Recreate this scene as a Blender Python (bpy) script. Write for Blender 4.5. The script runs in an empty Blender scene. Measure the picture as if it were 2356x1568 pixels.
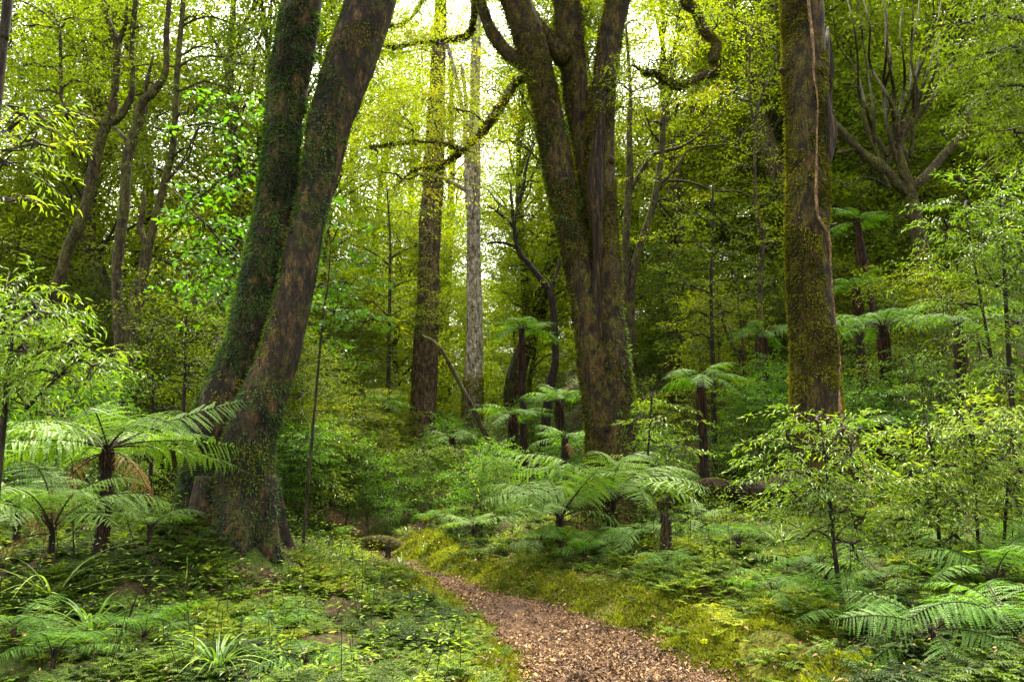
import bpy, math, random
import numpy as np
from math import radians, sin, cos, pi

# ------------------------------------------------------------------ camera, world, sun
SC = bpy.context.scene
COL = SC.collection
F = 1832.0                      # focal length in units of a 2356 px wide picture
PITCH = math.atan(256 / F)
CAM = np.array([0.0, 0.0, 1.6])
cam = bpy.data.objects.new('camera', bpy.data.cameras.new('camera'))
COL.objects.link(cam)
cam.location = CAM
cam.rotation_euler = (pi / 2 + PITCH, 0, 0)
cam.data.sensor_width = 36
cam.data.lens = F / 2356 * 36
cam.data.clip_end = 2000
SC.camera = cam

SUN_ELEV, SUN_AZ = radians(64), radians(10)      # azimuth measured from +Y (into the picture) towards +X
world = bpy.data.worlds.new('World')
SC.world = world
world.use_nodes = True
wn = world.node_tree
bg = wn.nodes['Background']
sky = wn.nodes.new('ShaderNodeTexSky')
sky.sky_type = 'NISHITA'
sky.sun_disc = False
sky.sun_elevation = SUN_ELEV
sky.sun_rotation = SUN_AZ
sky.dust_density = 4.0
hs = wn.nodes.new('ShaderNodeHueSaturation')
hs.inputs['Saturation'].default_value = 0.12
wn.links.new(sky.outputs[0], hs.inputs['Color'])
wm = wn.nodes.new('ShaderNodeMix'); wm.data_type = 'RGBA'; wm.blend_type = 'MULTIPLY'; wm.inputs[0].default_value = 1.0
wm.inputs[7].default_value = (1.0, 0.97, 0.86, 1)
wn.links.new(hs.outputs[0], wm.inputs[6])
wn.links.new(wm.outputs[2], bg.inputs['Color'])
bg.inputs['Strength'].default_value = 0.15

sl = bpy.data.lights.new('sun', 'SUN')
sl.energy = 3.0
sl.angle = radians(16)
sl.color = (1.0, 0.90, 0.68)
sun = bpy.data.objects.new('sun', sl)
COL.objects.link(sun)
sun.rotation_euler = (pi / 2 - SUN_ELEV, 0, pi - SUN_AZ)   # shines from beyond the trees, high up
SC.view_settings.view_transform = 'Standard'
SC.view_settings.look = 'None'
SC.view_settings.exposure = 2.95
SC.view_settings.gamma = 1.0
SC.cycles.max_bounces = 7
SC.cycles.diffuse_bounces = 4
SC.cycles.glossy_bounces = 2
SC.cycles.transmission_bounces = 5
SC.cycles.use_denoising = True
SC.cycles.caustics_reflective = False
SC.cycles.caustics_refractive = False

# ------------------------------------------------------------------ helpers
RNG = np.random.default_rng(7)
Z = np.array([0, 0, 1.0])


def ray(u, v):
    cx, cy = (u - 1178) / F, (784 - v) / F
    return np.array([cx, cos(PITCH) - cy * sin(PITCH), sin(PITCH) + cy * cos(PITCH)])


def P(u, v, Y):
    """World point seen at photo coordinate (u, v) at distance Y along the ground."""
    d = ray(u, v)
    return CAM + d * (Y / d[1])


def norm(a):
    return a / np.maximum(np.linalg.norm(a, axis=-1, keepdims=True), 1e-9)


def _hash(i, j, k, s):
    h = (i * 374761393 + j * 668265263 + k * 2147483647 + s * 1274126177) & 0xffffffff
    h = ((h ^ (h >> 13)) * 1274126177) & 0xffffffff
    return ((h ^ (h >> 16)) & 0xffff) / 65535.0


def vnoise(p, seed=0):
    p = np.asarray(p, dtype=float)
    i = np.floor(p).astype(np.int64)
    f = p - i
    f = f * f * (3 - 2 * f)
    r = 0
    for a in (0, 1):
        for b in (0, 1):
            for c in (0, 1):
                w = (f[..., 0] if a else 1 - f[..., 0]) * (f[..., 1] if b else 1 - f[..., 1]) * (f[..., 2] if c else 1 - f[..., 2])
                r = r + w * _hash(i[..., 0] + a, i[..., 1] + b, i[..., 2] + c, seed)
    return r


def n2(x, y, sc, seed=0):
    x, y = np.broadcast_arrays(np.asarray(x, float), np.asarray(y, float))
    return vnoise(np.stack([x * sc, y * sc, np.zeros_like(x)], -1), seed) - 0.5


def sstep(a, b, x):
    t = np.clip((x - a) / (b - a), 0, 1)
    return t * t * (3 - 2 * t)


# path edges traced on the ground
def _ground_hit(u, v, z=-0.03):
    d = ray(u, v)
    return CAM + d * ((z - CAM[2]) / d[2])


_le = np.array([_ground_hit(u, v)[:2] for u, v in [(1240, 1640), (1215, 1568), (1190, 1530), (1140, 1475), (1085, 1415), (1020, 1365), (960, 1332), (900, 1300), (840, 1272), (795, 1252), (762, 1236), (735, 1222)]])
_re = np.array([_ground_hit(u, v)[:2] for u, v in [(1800, 1640), (1665, 1568), (1570, 1512), (1480, 1470), (1360, 1428), (1260, 1398), (1150, 1366), (1050, 1335), (960, 1305), (905, 1280), (868, 1258), (842, 1240), (815, 1222)]])
_le = np.vstack([[_le[0, 0], -6.0], _le]); _re = np.vstack([[_re[0, 0], -6.0], _re])
Y_END = 17.0


def path_edges(y):
    l = np.interp(y, _le[:, 1], _le[:, 0])
    r = np.interp(y, _re[:, 1], _re[:, 0])
    wob = 0.09 * np.sin(y * 5.1) + 0.06 * np.sin(y * 11.7 + 1)
    far = np.maximum(y - Y_END, 0)
    r = r - (r - l) * np.clip(far / 1.5, 0, 1)
    return l + wob * 0.6, r - 0.10 + 0.06 * np.sin(y * 4.3 + 2) + 0.03 * np.sin(y * 13)


def offpath(x, y):
    """signed distance outside the path (negative on it)"""
    l, r = path_edges(y)
    return np.maximum(l - x, x - r), (x - r > l - x)


def ground(x, y):
    x = np.asarray(x, float); y = np.asarray(y, float)
    q = 0.75 * x + 0.35 * (y - 9)
    hill = 0.50 * np.logaddexp(0, (q - 4.2) * 1.6) / 1.6 + 0.04 * np.logaddexp(0, q * 2) / 2
    hill = 26 * np.tanh(hill / 26)
    s, right = offpath(x, y)
    b = np.where(right, 0.20 * sstep(-0.05, 0.45, s) + 0.17 * np.clip(s - 0.3, 0, 1.6), 0.10 * sstep(-0.05, 0.5, s) + 0.10 * sstep(0.3, 1.5, s))
    b = b * sstep(60, 22, y)
    mound = 0.45 * np.exp(-(((x + 3.15) / 1.15) ** 2 + ((y - 8.9) / 1.1) ** 2))
    mound = mound + 0.42 * sstep(-2.4, -4.2, x) * sstep(5.4, 7.6, y) * sstep(40, 14, y)
    off = sstep(-0.1, 0.6, s)
    rough = off * (0.26 * n2(x, y, 0.9, 3) + 0.20 * n2(x, y, 2.7, 4) + 0.05 * n2(x, y, 6.5, 14)) + 0.05 * n2(x, y, 4.0, 5) + (0.03 * off + 0.05 * sstep(0.0, 0.15, s) * sstep(1.6, 0.8, s)) * n2(x, y, 9, 6)
    far = 1.2 * n2(x, y, 0.12, 9) * sstep(14, 40, y)
    return hill + b + mound + rough + far


def gz(x, y):
    return float(ground(x, y))


def hit(u, v, Y):
    """ground point seen at (u, v); Y is only used where the ray meets no ground nearby"""
    d = ray(u, v)
    for y in np.arange(3.6, 26, 0.04):
        p = CAM + d * (y / d[1])
        if p[2] < gz(p[0], p[1]):
            return p, y
    p = P(u, v, Y)
    p[2] = gz(p[0], p[1])
    return p, Y


# ---------------- mesh building
class MB:
    """collects triangles"""
    def __init__(self):
        self.V, self.T, self.A, self.M, self.n = [], [], [], [], 0

    def add(self, V, T, tint=0.5, mat=0):
        V = np.asarray(V, float).reshape(-1, 3); T = np.asarray(T, np.int64).reshape(-1, 3)
        self.V.append(V); self.T.append(T + self.n)
        self.A.append(np.broadcast_to(np.asarray(tint, float), (len(V),)) if np.ndim(tint) == 0 else np.asarray(tint, float))
        self.M.append(np.full(len(T), mat, np.int32))
        self.n += len(V)
        return self

    def mesh(self, name, mats, smooth=False, origin=(0, 0, 0)):
        V = np.concatenate(self.V) - np.asarray(origin); T = np.concatenate(self.T); A = np.concatenate(self.A); M = np.concatenate(self.M)
        me = bpy.data.meshes.new(name)
        me.vertices.add(len(V)); me.vertices.foreach_set('co', V.astype(np.float32).ravel())
        me.loops.add(len(T) * 3); me.loops.foreach_set('vertex_index', T.astype(np.int32).ravel())
        me.polygons.add(len(T)); me.polygons.foreach_set('loop_start', np.arange(0, len(T) * 3, 3, dtype=np.int32))
        me.polygons.foreach_set('loop_total', np.full(len(T), 3, np.int32))
        me.polygons.foreach_set('material_index', M)
        me.polygons.foreach_set('use_smooth', np.full(len(T), bool(smooth)))
        at = me.attributes.new('tint', 'FLOAT', 'POINT'); at.data.foreach_set('value', A.astype(np.float32))
        for m in (mats if isinstance(mats, (list, tuple)) else [mats]):
            me.materials.append(m)
        me.update(calc_edges=True)
        return me


def link(name, me, parent=None, loc=(0, 0, 0)):
    o = bpy.data.objects.new(name, me)
    COL.objects.link(o)
    o.location = loc
    if parent is not None:
        o.parent = parent
    return o


def tag(o, label=None, cat=None, group=None, kind=None):
    if label: o['label'] = label
    if cat: o['category'] = cat
    if group: o['group'] = group
    if kind: o['kind'] = kind
    return o


def empty(name, loc, label, cat, group=None):
    o = bpy.data.objects.new(name, None)
    o.empty_display_size = 0.3
    COL.objects.link(o)
    o.location = loc
    return tag(o, label, cat, group)


def catmull(pts, m):
    pts = np.asarray(pts, float)
    k = len(pts)
    if k == 2:
        t = np.linspace(0, 1, m)[:, None]
        return pts[0] * (1 - t) + pts[1] * t
    e = np.vstack([2 * pts[0] - pts[1], pts, 2 * pts[-1] - pts[-2]])
    u = np.linspace(0, k - 1 - 1e-6, m)
    i = u.astype(int); t = (u - i)[:, None]
    p0, p1, p2, p3 = e[i], e[i + 1], e[i + 2], e[i + 3]
    return 0.5 * ((2 * p1) + (-p0 + p2) * t + (2 * p0 - 5 * p1 + 4 * p2 - p3) * t ** 2 + (-p0 + 3 * p1 - 3 * p2 + p3) * t ** 3)


def tube(pts, rad, seg=10, step=None, rough=0.0, lump=0.0, seed=0, cap=True, m=None, ridge=0.0):
    """pts (k,3), rad (k,) -> V, T, (centres, rings)"""
    pts = np.asarray(pts, float); rad = np.asarray(rad, float)
    L = np.linalg.norm(np.diff(pts, axis=0), axis=1).sum()
    if m is None:
        m = max(len(pts), int(L / (step or 0.3)) + 2)
    pr = catmull(np.hstack([pts, rad[:, None]]), m)
    c, r = pr[:, :3], np.maximum(pr[:, 3], 0.001)
    tg = norm(np.gradient(c, axis=0))
    ref = np.array([0.0, 1.0, 0.0]) if abs(tg[0, 1]) < 0.8 else np.array([1.0, 0, 0])
    a = np.zeros_like(c)
    prev = ref
    for i in range(m):
        x = prev - tg[i] * prev.dot(tg[i]); x /= max(np.linalg.norm(x), 1e-9)
        a[i] = x; prev = x
    b = np.cross(tg, a)
    th = np.linspace(0, 2 * pi, seg, endpoint=False)
    rr = np.repeat(r[:, None], seg, 1)
    dirs = a[:, None] * np.cos(th)[None, :, None] + b[:, None] * np.sin(th)[None, :, None]
    base = c[:, None] + dirs * rr[..., None]
    if lump:
        rr = rr * (1 + lump * 2 * (vnoise(base * 1.3, seed) - 0.5) + lump * 1.2 * (vnoise(base * 3.1, seed + 1) - 0.5))
    if ridge:
        arc = np.linspace(0, L, m)[:, None]
        q = np.stack([np.cos(th)[None, :] * 3.5 + 0 * arc, np.sin(th)[None, :] * 3.5 + 0 * arc, arc * 0.45 + 0 * th[None, :]], -1)
        rr = rr * (1 + ridge * 2 * (vnoise(q, seed + 5) - 0.5))
    if rough:
        rr = rr * (1 + rough * 2 * (vnoise(base * 14, seed + 2) - 0.5))
    V = c[:, None] + dirs * rr[..., None]
    idx = np.arange(m * seg).reshape(m, seg)
    A = idx[:-1]; B = idx[1:]; A2 = np.roll(A, -1, 1); B2 = np.roll(B, -1, 1)
    T = np.concatenate([np.stack([A, A2, B2], -1).reshape(-1, 3), np.stack([A, B2, B], -1).reshape(-1, 3)])
    Vf = V.reshape(-1, 3)
    if cap:
        n = len(Vf)
        Vf = np.vstack([Vf, c[0], c[-1] + tg[-1] * r[-1] * 0.5])
        f0 = np.stack([np.full(seg, n), np.roll(idx[0], -1), idx[0]], -1)
        f1 = np.stack([np.full(seg, n + 1), idx[-1], np.roll(idx[-1], -1)], -1)
        T = np.concatenate([T, f0, f1])
    return Vf, T, (c, V)


def sticks(A, B, ra, rb):
    """many thin three-sided sticks"""
    A = np.asarray(A, float).reshape(-1, 3); B = np.asarray(B, float).reshape(-1, 3); N = len(A)
    d = norm(B - A)
    ref = np.where(np.abs(d[:, 2:3]) > 0.9, np.array([[1.0, 0, 0]]), np.array([[0, 0, 1.0]]))
    x = norm(np.cross(d, ref)); y = np.cross(d, x)
    ra = np.broadcast_to(np.asarray(ra, float), (N,))[:, None]; rb = np.broadcast_to(np.asarray(rb, float), (N,))[:, None]
    V = np.zeros((N, 6, 3))
    for k in range(3):
        t = 2 * pi * k / 3
        o = x * cos(t) + y * sin(t)
        V[:, k] = A + o * ra; V[:, 3 + k] = B + o * rb
    f = np.array([[0, 1, 4], [0, 4, 3], [1, 2, 5], [1, 5, 4], [2, 0, 3], [2, 3, 5]])
    T = (f[None] + (np.arange(N) * 6)[:, None, None]).reshape(-1, 3)
    return V.reshape(-1, 3), T


def leaves(pos, d, nrm, ln, w, style='rhomb', droop=0.25, fold=0.15):
    """many leaves at once. pos,d,nrm (N,3); ln,w (N,)"""
    N = len(pos)
    d = norm(d); s = norm(np.cross(nrm, d)); u = np.cross(d, s)
    ln = np.broadcast_to(np.asarray(ln, float), (N,))[:, None]; w = np.broadcast_to(np.asarray(w, float), (N,))[:, None]
    if style == 'rhomb':
        V = np.zeros((N, 4, 3))
        V[:, 0] = pos
        mid = pos + d * ln * 0.45
        V[:, 1] = mid + s * w * 0.5 + u * w * fold
        V[:, 2] = pos + d * ln - u * ln * droop * 0.5
        V[:, 3] = mid - s * w * 0.5 + u * w * fold
        f = np.array([[0, 2, 1], [0, 3, 2]])
        k = 4
    else:
        V = np.zeros((N, 7, 3))
        V[:, 0] = pos
        m1 = pos + d * ln * 0.28 + u * ln * 0.02
        m2 = pos + d * ln * 0.65 - u * ln * droop * 0.35
        V[:, 1] = m1 + s * w * 0.5 + u * w * fold; V[:, 2] = m1 - s * w * 0.5 + u * w * fold
        V[:, 3] = m2 + s * w * 0.36 + u * w * fold * .7; V[:, 4] = m2 - s * w * 0.36 + u * w * fold * .7
        V[:, 5] = pos + d * ln * 0.97 - u * ln * droop
        V[:, 6] = m1 * 0.5 + m2 * 0.5
        f = np.array([[0, 6, 1], [0, 2, 6], [1, 6, 3], [2, 4, 6], [3, 6, 5], [6, 4, 5]])
        k = 7
    T = (f[None] + (np.arange(N) * k)[:, None, None]).reshape(-1, 3)
    return V.reshape(-1, 3), T, k


# ---------------- materials
def nodes_of(name):
    m = bpy.data.materials.new(name)
    m.use_nodes = True
    nt = m.node_tree
    nt.nodes.clear()
    out = nt.nodes.new('ShaderNodeOutputMaterial')
    return m, nt, out


def ramp(nt, stops, fac):
    r = nt.nodes.new('ShaderNodeValToRGB')
    els = r.color_ramp.elements
    while len(els) < len(stops): els.new(0.5)
    for e, (p, c) in zip(els, stops):
        e.position = p; e.color = (*c, 1)
    if fac is not None: nt.links.new(fac, r.inputs[0])
    return r.outputs[0]


def leaf_mat(name, stops, trans=0.5, rough=0.5, spec=0.16, tmul=(1.62, 1.65, 0.32)):
    m, nt, out = nodes_of(name)
    at = nt.nodes.new('ShaderNodeAttribute'); at.attribute_name = 'tint'
    oi = nt.nodes.new('ShaderNodeObjectInfo')
    ma = nt.nodes.new('ShaderNodeMath'); ma.operation = 'MULTIPLY_ADD'
    nt.links.new(oi.outputs['Random'], ma.inputs[0]); ma.inputs[1].default_value = 0.24
    sb = nt.nodes.new('ShaderNodeMath'); sb.operation = 'SUBTRACT'; sb.inputs[1].default_value = 0.12
    nt.links.new(at.outputs['Fac'], ma.inputs[2]); nt.links.new(ma.outputs[0], sb.inputs[0])
    col = ramp(nt, stops, sb.outputs[0])
    p = nt.nodes.new('ShaderNodeBsdfPrincipled')
    p.inputs['Roughness'].default_value = rough; p.inputs['Specular IOR Level'].default_value = spec
    nt.links.new(col, p.inputs['Base Color'])
    tr = nt.nodes.new('ShaderNodeBsdfTranslucent')
    mx = nt.nodes.new('ShaderNodeMix'); mx.data_type = 'RGBA'; mx.blend_type = 'MULTIPLY'; mx.inputs[0].default_value = 1
    mx.clamp_result = False
    nt.links.new(col, mx.inputs[6]); mx.inputs[7].default_value = (*tmul, 1)
    nt.links.new(mx.outputs[2], tr.inputs['Color'])
    ms = nt.nodes.new('ShaderNodeMixShader'); ms.inputs[0].default_value = trans
    nt.links.new(p.outputs[0], ms.inputs[1]); nt.links.new(tr.outputs[0], ms.inputs[2])
    nt.links.new(ms.outputs[0], out.inputs[0])
    return m


def bark_mat(name, c1, c2, c3, moss=None, moss_amt=0.5, stretch=0.25, scale=9, bump=0.6, moss2=None, crack=0.22):
    m, nt, out = nodes_of(name)
    L = nt.links.new
    tc = nt.nodes.new('ShaderNodeTexCoord')
    mp = nt.nodes.new('ShaderNodeMapping'); mp.inputs['Scale'].default_value = (1, 1, stretch)
    L(tc.outputs['Object'], mp.inputs[0])
    n1 = nt.nodes.new('ShaderNodeTexNoise'); n1.inputs['Scale'].default_value = scale; n1.inputs['Detail'].default_value = 8; n1.inputs['Roughness'].default_value = 0.65
    L(mp.outputs[0], n1.inputs[0])
    col = ramp(nt, [(0.38, c1), (0.5, c2), (0.63, c3)], n1.outputs[0])
    n3 = nt.nodes.new('ShaderNodeTexNoise'); n3.inputs['Scale'].default_value = 60; n3.inputs['Detail'].default_value = 3
    L(tc.outputs['Object'], n3.inputs[0])
    if moss:
        n2_ = nt.nodes.new('ShaderNodeTexNoise'); n2_.inputs['Scale'].default_value = 3.4; n2_.inputs['Detail'].default_value = 9; n2_.inputs['Roughness'].default_value = 0.7
        L(tc.outputs['Object'], n2_.inputs[0])
        lo = 0.72 - 0.45 * moss_amt
        f = ramp(nt, [(lo, (0, 0, 0)), (lo + 0.12, (1, 1, 1))], n2_.outputs[0])
        mc = ramp(nt, [(0.3, tuple(c * 0.35 for c in moss)), (0.55, moss), (0.75, moss2 or moss)], n3.outputs[0])
        mx = nt.nodes.new('ShaderNodeMix'); mx.data_type = 'RGBA'
        L(f, mx.inputs[0]); L(col, mx.inputs[6]); L(mc, mx.inputs[7])
        col = mx.outputs[2]
    n4 = nt.nodes.new('ShaderNodeTexNoise'); n4.inputs['Scale'].default_value = 17; n4.inputs['Detail'].default_value = 7; n4.inputs['Roughness'].default_value = 0.75; n4.inputs['Distortion'].default_value = 0.6
    mp4 = nt.nodes.new('ShaderNodeMapping'); mp4.inputs['Scale'].default_value = (1, 1, 0.30); mp4.inputs['Location'].default_value = (3, 5, 1)
    L(tc.outputs['Object'], mp4.inputs[0]); L(mp4.outputs[0], n4.inputs[0])
    dk = ramp(nt, [(0.40, (crack, crack, crack)), (0.53, (1, 1, 1))], n4.outputs[0])
    mk = nt.nodes.new('ShaderNodeMix'); mk.data_type = 'RGBA'; mk.blend_type = 'MULTIPLY'; mk.inputs[0].default_value = 1
    L(col, mk.inputs[6]); L(dk, mk.inputs[7]); col = mk.outputs[2]
    n5 = nt.nodes.new('ShaderNodeTexNoise'); n5.inputs['Scale'].default_value = 42; n5.inputs['Detail'].default_value = 4; n5.inputs['Roughness'].default_value = 0.8
    L(mp.outputs[0], n5.inputs[0])
    d5 = ramp(nt, [(0.40, (0.30, 0.30, 0.30)), (0.58, (1.0, 1.0, 1.0))], n5.outputs[0])
    m5 = nt.nodes.new('ShaderNodeMix'); m5.data_type = 'RGBA'; m5.blend_type = 'MULTIPLY'; m5.inputs[0].default_value = 1
    L(col, m5.inputs[6]); L(d5, m5.inputs[7]); col = m5.outputs[2]
    p = nt.nodes.new('ShaderNodeBsdfPrincipled')
    p.inputs['Roughness'].default_value = 0.85; p.inputs['Specular IOR Level'].default_value = 0.25
    L(col, p.inputs['Base Color'])
    ad = nt.nodes.new('ShaderNodeMath'); ad.operation = 'ADD'
    L(n1.outputs[0], ad.inputs[0]); L(n4.outputs[0], ad.inputs[1])
    bp = nt.nodes.new('ShaderNodeBump'); bp.inputs['Strength'].default_value = bump; bp.inputs['Distance'].default_value = 0.09
    L(ad.outputs[0], bp.inputs['Height']); L(bp.outputs[0], p.inputs['Normal'])
    L(p.outputs[0], out.inputs[0])
    return m


M = {}
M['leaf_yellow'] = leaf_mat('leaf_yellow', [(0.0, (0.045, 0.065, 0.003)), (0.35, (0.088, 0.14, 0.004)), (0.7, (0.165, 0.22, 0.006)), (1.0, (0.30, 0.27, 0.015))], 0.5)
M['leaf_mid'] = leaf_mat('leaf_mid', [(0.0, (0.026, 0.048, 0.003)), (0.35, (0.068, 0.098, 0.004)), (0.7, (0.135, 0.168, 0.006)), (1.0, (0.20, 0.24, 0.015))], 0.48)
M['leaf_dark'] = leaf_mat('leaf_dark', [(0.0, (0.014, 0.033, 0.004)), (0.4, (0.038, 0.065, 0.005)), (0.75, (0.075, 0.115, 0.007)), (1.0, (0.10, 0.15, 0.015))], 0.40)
M['leaf_fresh'] = leaf_mat('leaf_fresh', [(0.0, (0.028, 0.075, 0.008)), (0.4, (0.055, 0.145, 0.010)), (0.75, (0.10, 0.21, 0.014)), (1.0, (0.21, 0.29, 0.02))], 0.5, rough=0.35, spec=0.35)
M['leaf_lance'] = leaf_mat('leaf_lance', [(0.0, (0.035, 0.075, 0.010)), (0.4, (0.080, 0.150, 0.014)), (0.75, (0.16, 0.23, 0.018)), (1.0, (0.30, 0.32, 0.03))], 0.42, rough=0.36, spec=0.3)
M['frond'] = leaf_mat('frond', [(0.0, (0.028, 0.080, 0.009)), (0.4, (0.06, 0.15, 0.013)), (0.75, (0.10, 0.21, 0.017)), (1.0, (0.17, 0.27, 0.02))], 0.48, rough=0.45, spec=0.2)
M['frond_pale'] = leaf_mat('frond_pale', [(0.0, (0.06, 0.13, 0.022)), (0.5, (0.12, 0.22, 0.036)), (1.0, (0.21, 0.31, 0.06))], 0.40, rough=0.42, spec=0.3)
M['frond_brown'] = leaf_mat('frond_brown', [(0.0, (0.09, 0.04, 0.014)), (0.5, (0.24, 0.11, 0.035)), (1.0, (0.38, 0.21, 0.08))], 0.25, spec=0.2, tmul=(1, 1, 1))
M['ground_fern'] = leaf_mat('ground_fern', [(0.0, (0.014, 0.032, 0.003)), (0.35, (0.050, 0.090, 0.005)), (0.7, (0.105, 0.165, 0.007)), (1.0, (0.26, 0.27, 0.010))], 0.42, rough=0.55, spec=0.2)
M['moss'] = leaf_mat('moss', [(0.0, (0.022, 0.030, 0.003)), (0.4, (0.085, 0.105, 0.006)), (0.75, (0.17, 0.19, 0.009)), (1.0, (0.25, 0.30, 0.012))], 0.3, rough=0.8, spec=0.1, tmul=(1.2, 1.2, .6))
M['trunk_moss'] = leaf_mat('trunk_moss', [(0.0, (0.012, 0.012, 0.002)), (0.35, (0.050, 0.050, 0.004)), (0.7, (0.095, 0.105, 0.007)), (1.0, (0.18, 0.175, 0.010))], 0.3, rough=0.8, spec=0.1, tmul=(1.3, 1.3, .6))
M['trunk_fern'] = leaf_mat('trunk_fern', [(0.0, (0.010, 0.024, 0.008)), (0.4, (0.025, 0.058, 0.014)), (0.75, (0.05, 0.11, 0.02)), (1.0, (0.11, 0.17, 0.03))], 0.3, rough=0.5, spec=0.3)
M['litter'] = leaf_mat('litter', [(0.0, (0.016, 0.008, 0.004)), (0.4, (0.085, 0.042, 0.017)), (0.7, (0.20, 0.110, 0.047)), (0.92, (0.36, 0.24, 0.13)), (1.0, (0.45, 0.29, 0.04))], 0.08, rough=0.6, spec=0.25, tmul=(1, 1, 1))
M['grass'] = leaf_mat('grass', [(0.0, (0.03, 0.08, 0.010)), (0.5, (0.07, 0.15, 0.02)), (1.0, (0.20, 0.27, 0.06))], 0.35, rough=0.4, spec=0.25)
M['bark_twin'] = bark_mat('bark_twin', (0.007, 0.004, 0.002), (0.026, 0.015, 0.006), (0.13, 0.076, 0.028), (0.050, 0.052, 0.006), 0.50, stretch=0.5, scale=6, moss2=(0.13, 0.13, 0.010), crack=0.10)
M['bark_mossy'] = bark_mat('bark_mossy', (0.008, 0.005, 0.002), (0.034, 0.018, 0.005), (0.11, 0.060, 0.014), (0.075, 0.064, 0.005), 0.58, stretch=0.4, scale=8, moss2=(0.24, 0.19, 0.012), crack=0.10)
M['bark_grey'] = bark_mat('bark_grey', (0.035, 0.022, 0.010), (0.085, 0.055, 0.028), (0.19, 0.125, 0.06), (0.12, 0.11, 0.02), 0.35, stretch=0.6, scale=9, bump=0.4)
M['bark_pale'] = bark_mat('bark_pale', (0.12, 0.09, 0.055), (0.27, 0.23, 0.17), (0.44, 0.40, 0.33), (0.16, 0.13, 0.05), 0.22, stretch=0.7, scale=12, bump=0.3)
M['bark_thin'] = bark_mat('bark_thin', (0.018, 0.012, 0.005), (0.050, 0.034, 0.014), (0.10, 0.07, 0.03), (0.10, 0.105, 0.012), 0.55, stretch=0.5, scale=14)
M['bark_dark'] = bark_mat('bark_dark', (0.007, 0.005, 0.003), (0.022, 0.014, 0.008), (0.055, 0.036, 0.020), (0.03, 0.036, 0.008), 0.35, scale=12)
M['dead_wood'] = bark_mat('dead_wood', (0.005, 0.003, 0.002), (0.026, 0.015, 0.006), (0.10, 0.058, 0.020), None, stretch=0.12, scale=16, bump=0.8)
M['fern_trunk'] = bark_mat('fern_trunk', (0.006, 0.004, 0.003), (0.030, 0.015, 0.008), (0.095, 0.050, 0.025), None, stretch=0.08, scale=40, bump=0.9)
M['fern_skirt'] = bark_mat('fern_skirt', (0.020, 0.010, 0.005), (0.085, 0.038, 0.016), (0.19, 0.095, 0.04), None, stretch=0.08, scale=40, bump=0.9)
M['vine'] = bark_mat('vine', (0.14, 0.075, 0.035), (0.30, 0.17, 0.08), (0.42, 0.26, 0.14), None, stretch=0.5, scale=30, bump=0.5)
M['stalk'] = bark_mat('stalk', (0.012, 0.008, 0.004), (0.030, 0.020, 0.008), (0.06, 0.045, 0.015), None, scale=20)
M['twig'] = bark_mat('twig', (0.014, 0.010, 0.006), (0.035, 0.026, 0.014), (0.07, 0.055, 0.028), (0.06, 0.068, 0.010), 0.4, scale=20, bump=0.2)


def ground_mat():
    m, nt, out = nodes_of('forest_floor')
    L = nt.links.new
    tc = nt.nodes.new('ShaderNodeTexCoord')
    at = nt.nodes.new('ShaderNodeAttribute'); at.attribute_name = 'tint'       # 1 = moss grows here
    n1 = nt.nodes.new('ShaderNodeTexNoise'); n1.inputs['Scale'].default_value = 28; n1.inputs['Detail'].default_value = 9; n1.inputs['Roughness'].default_value = 0.7
    n2_ = nt.nodes.new('ShaderNodeTexNoise'); n2_.inputs['Scale'].default_value = 2.2; n2_.inputs['Detail'].default_value = 6
    for n in (n1, n2_): L(tc.outputs['Object'], n.inputs[0])
    soil = ramp(nt, [(0.35, (0.010, 0.007, 0.004)), (0.52, (0.035, 0.022, 0.012)), (0.68, (0.085, 0.052, 0.028))], n1.outputs[0])
    green = ramp(nt, [(0.35, (0.012, 0.024, 0.005)), (0.6, (0.04, 0.065, 0.008))], n1.outputs[0])
    mossc = ramp(nt, [(0.36, (0.018, 0.018, 0.004)), (0.5, (0.06, 0.065, 0.006)), (0.64, (0.13, 0.14, 0.008))], n1.outputs[0])
    f1 = ramp(nt, [(0.42, (0, 0, 0)), (0.58, (1, 1, 1))], n2_.outputs[0])
    a = nt.nodes.new('ShaderNodeMix'); a.data_type = 'RGBA'; L(f1, a.inputs[0]); L(soil, a.inputs[6]); L(green, a.inputs[7])
    b = nt.nodes.new('ShaderNodeMix'); b.data_type = 'RGBA'; L(at.outputs['Fac'], b.inputs[0]); L(a.outputs[2], b.inputs[6]); L(mossc, b.inputs[7])
    p = nt.nodes.new('ShaderNodeBsdfPrincipled'); p.inputs['Roughness'].default_value = 0.95; p.inputs['Specular IOR Level'].default_value = 0.1
    L(b.outputs[2], p.inputs['Base Color'])
    bp = nt.nodes.new('ShaderNodeBump'); bp.inputs['Strength'].default_value = 0.8; bp.inputs['Distance'].default_value = 0.03
    L(n1.outputs[0], bp.inputs['Height']); L(bp.outputs[0], p.inputs['Normal']); L(p.outputs[0], out.inputs[0])
    return m


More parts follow.
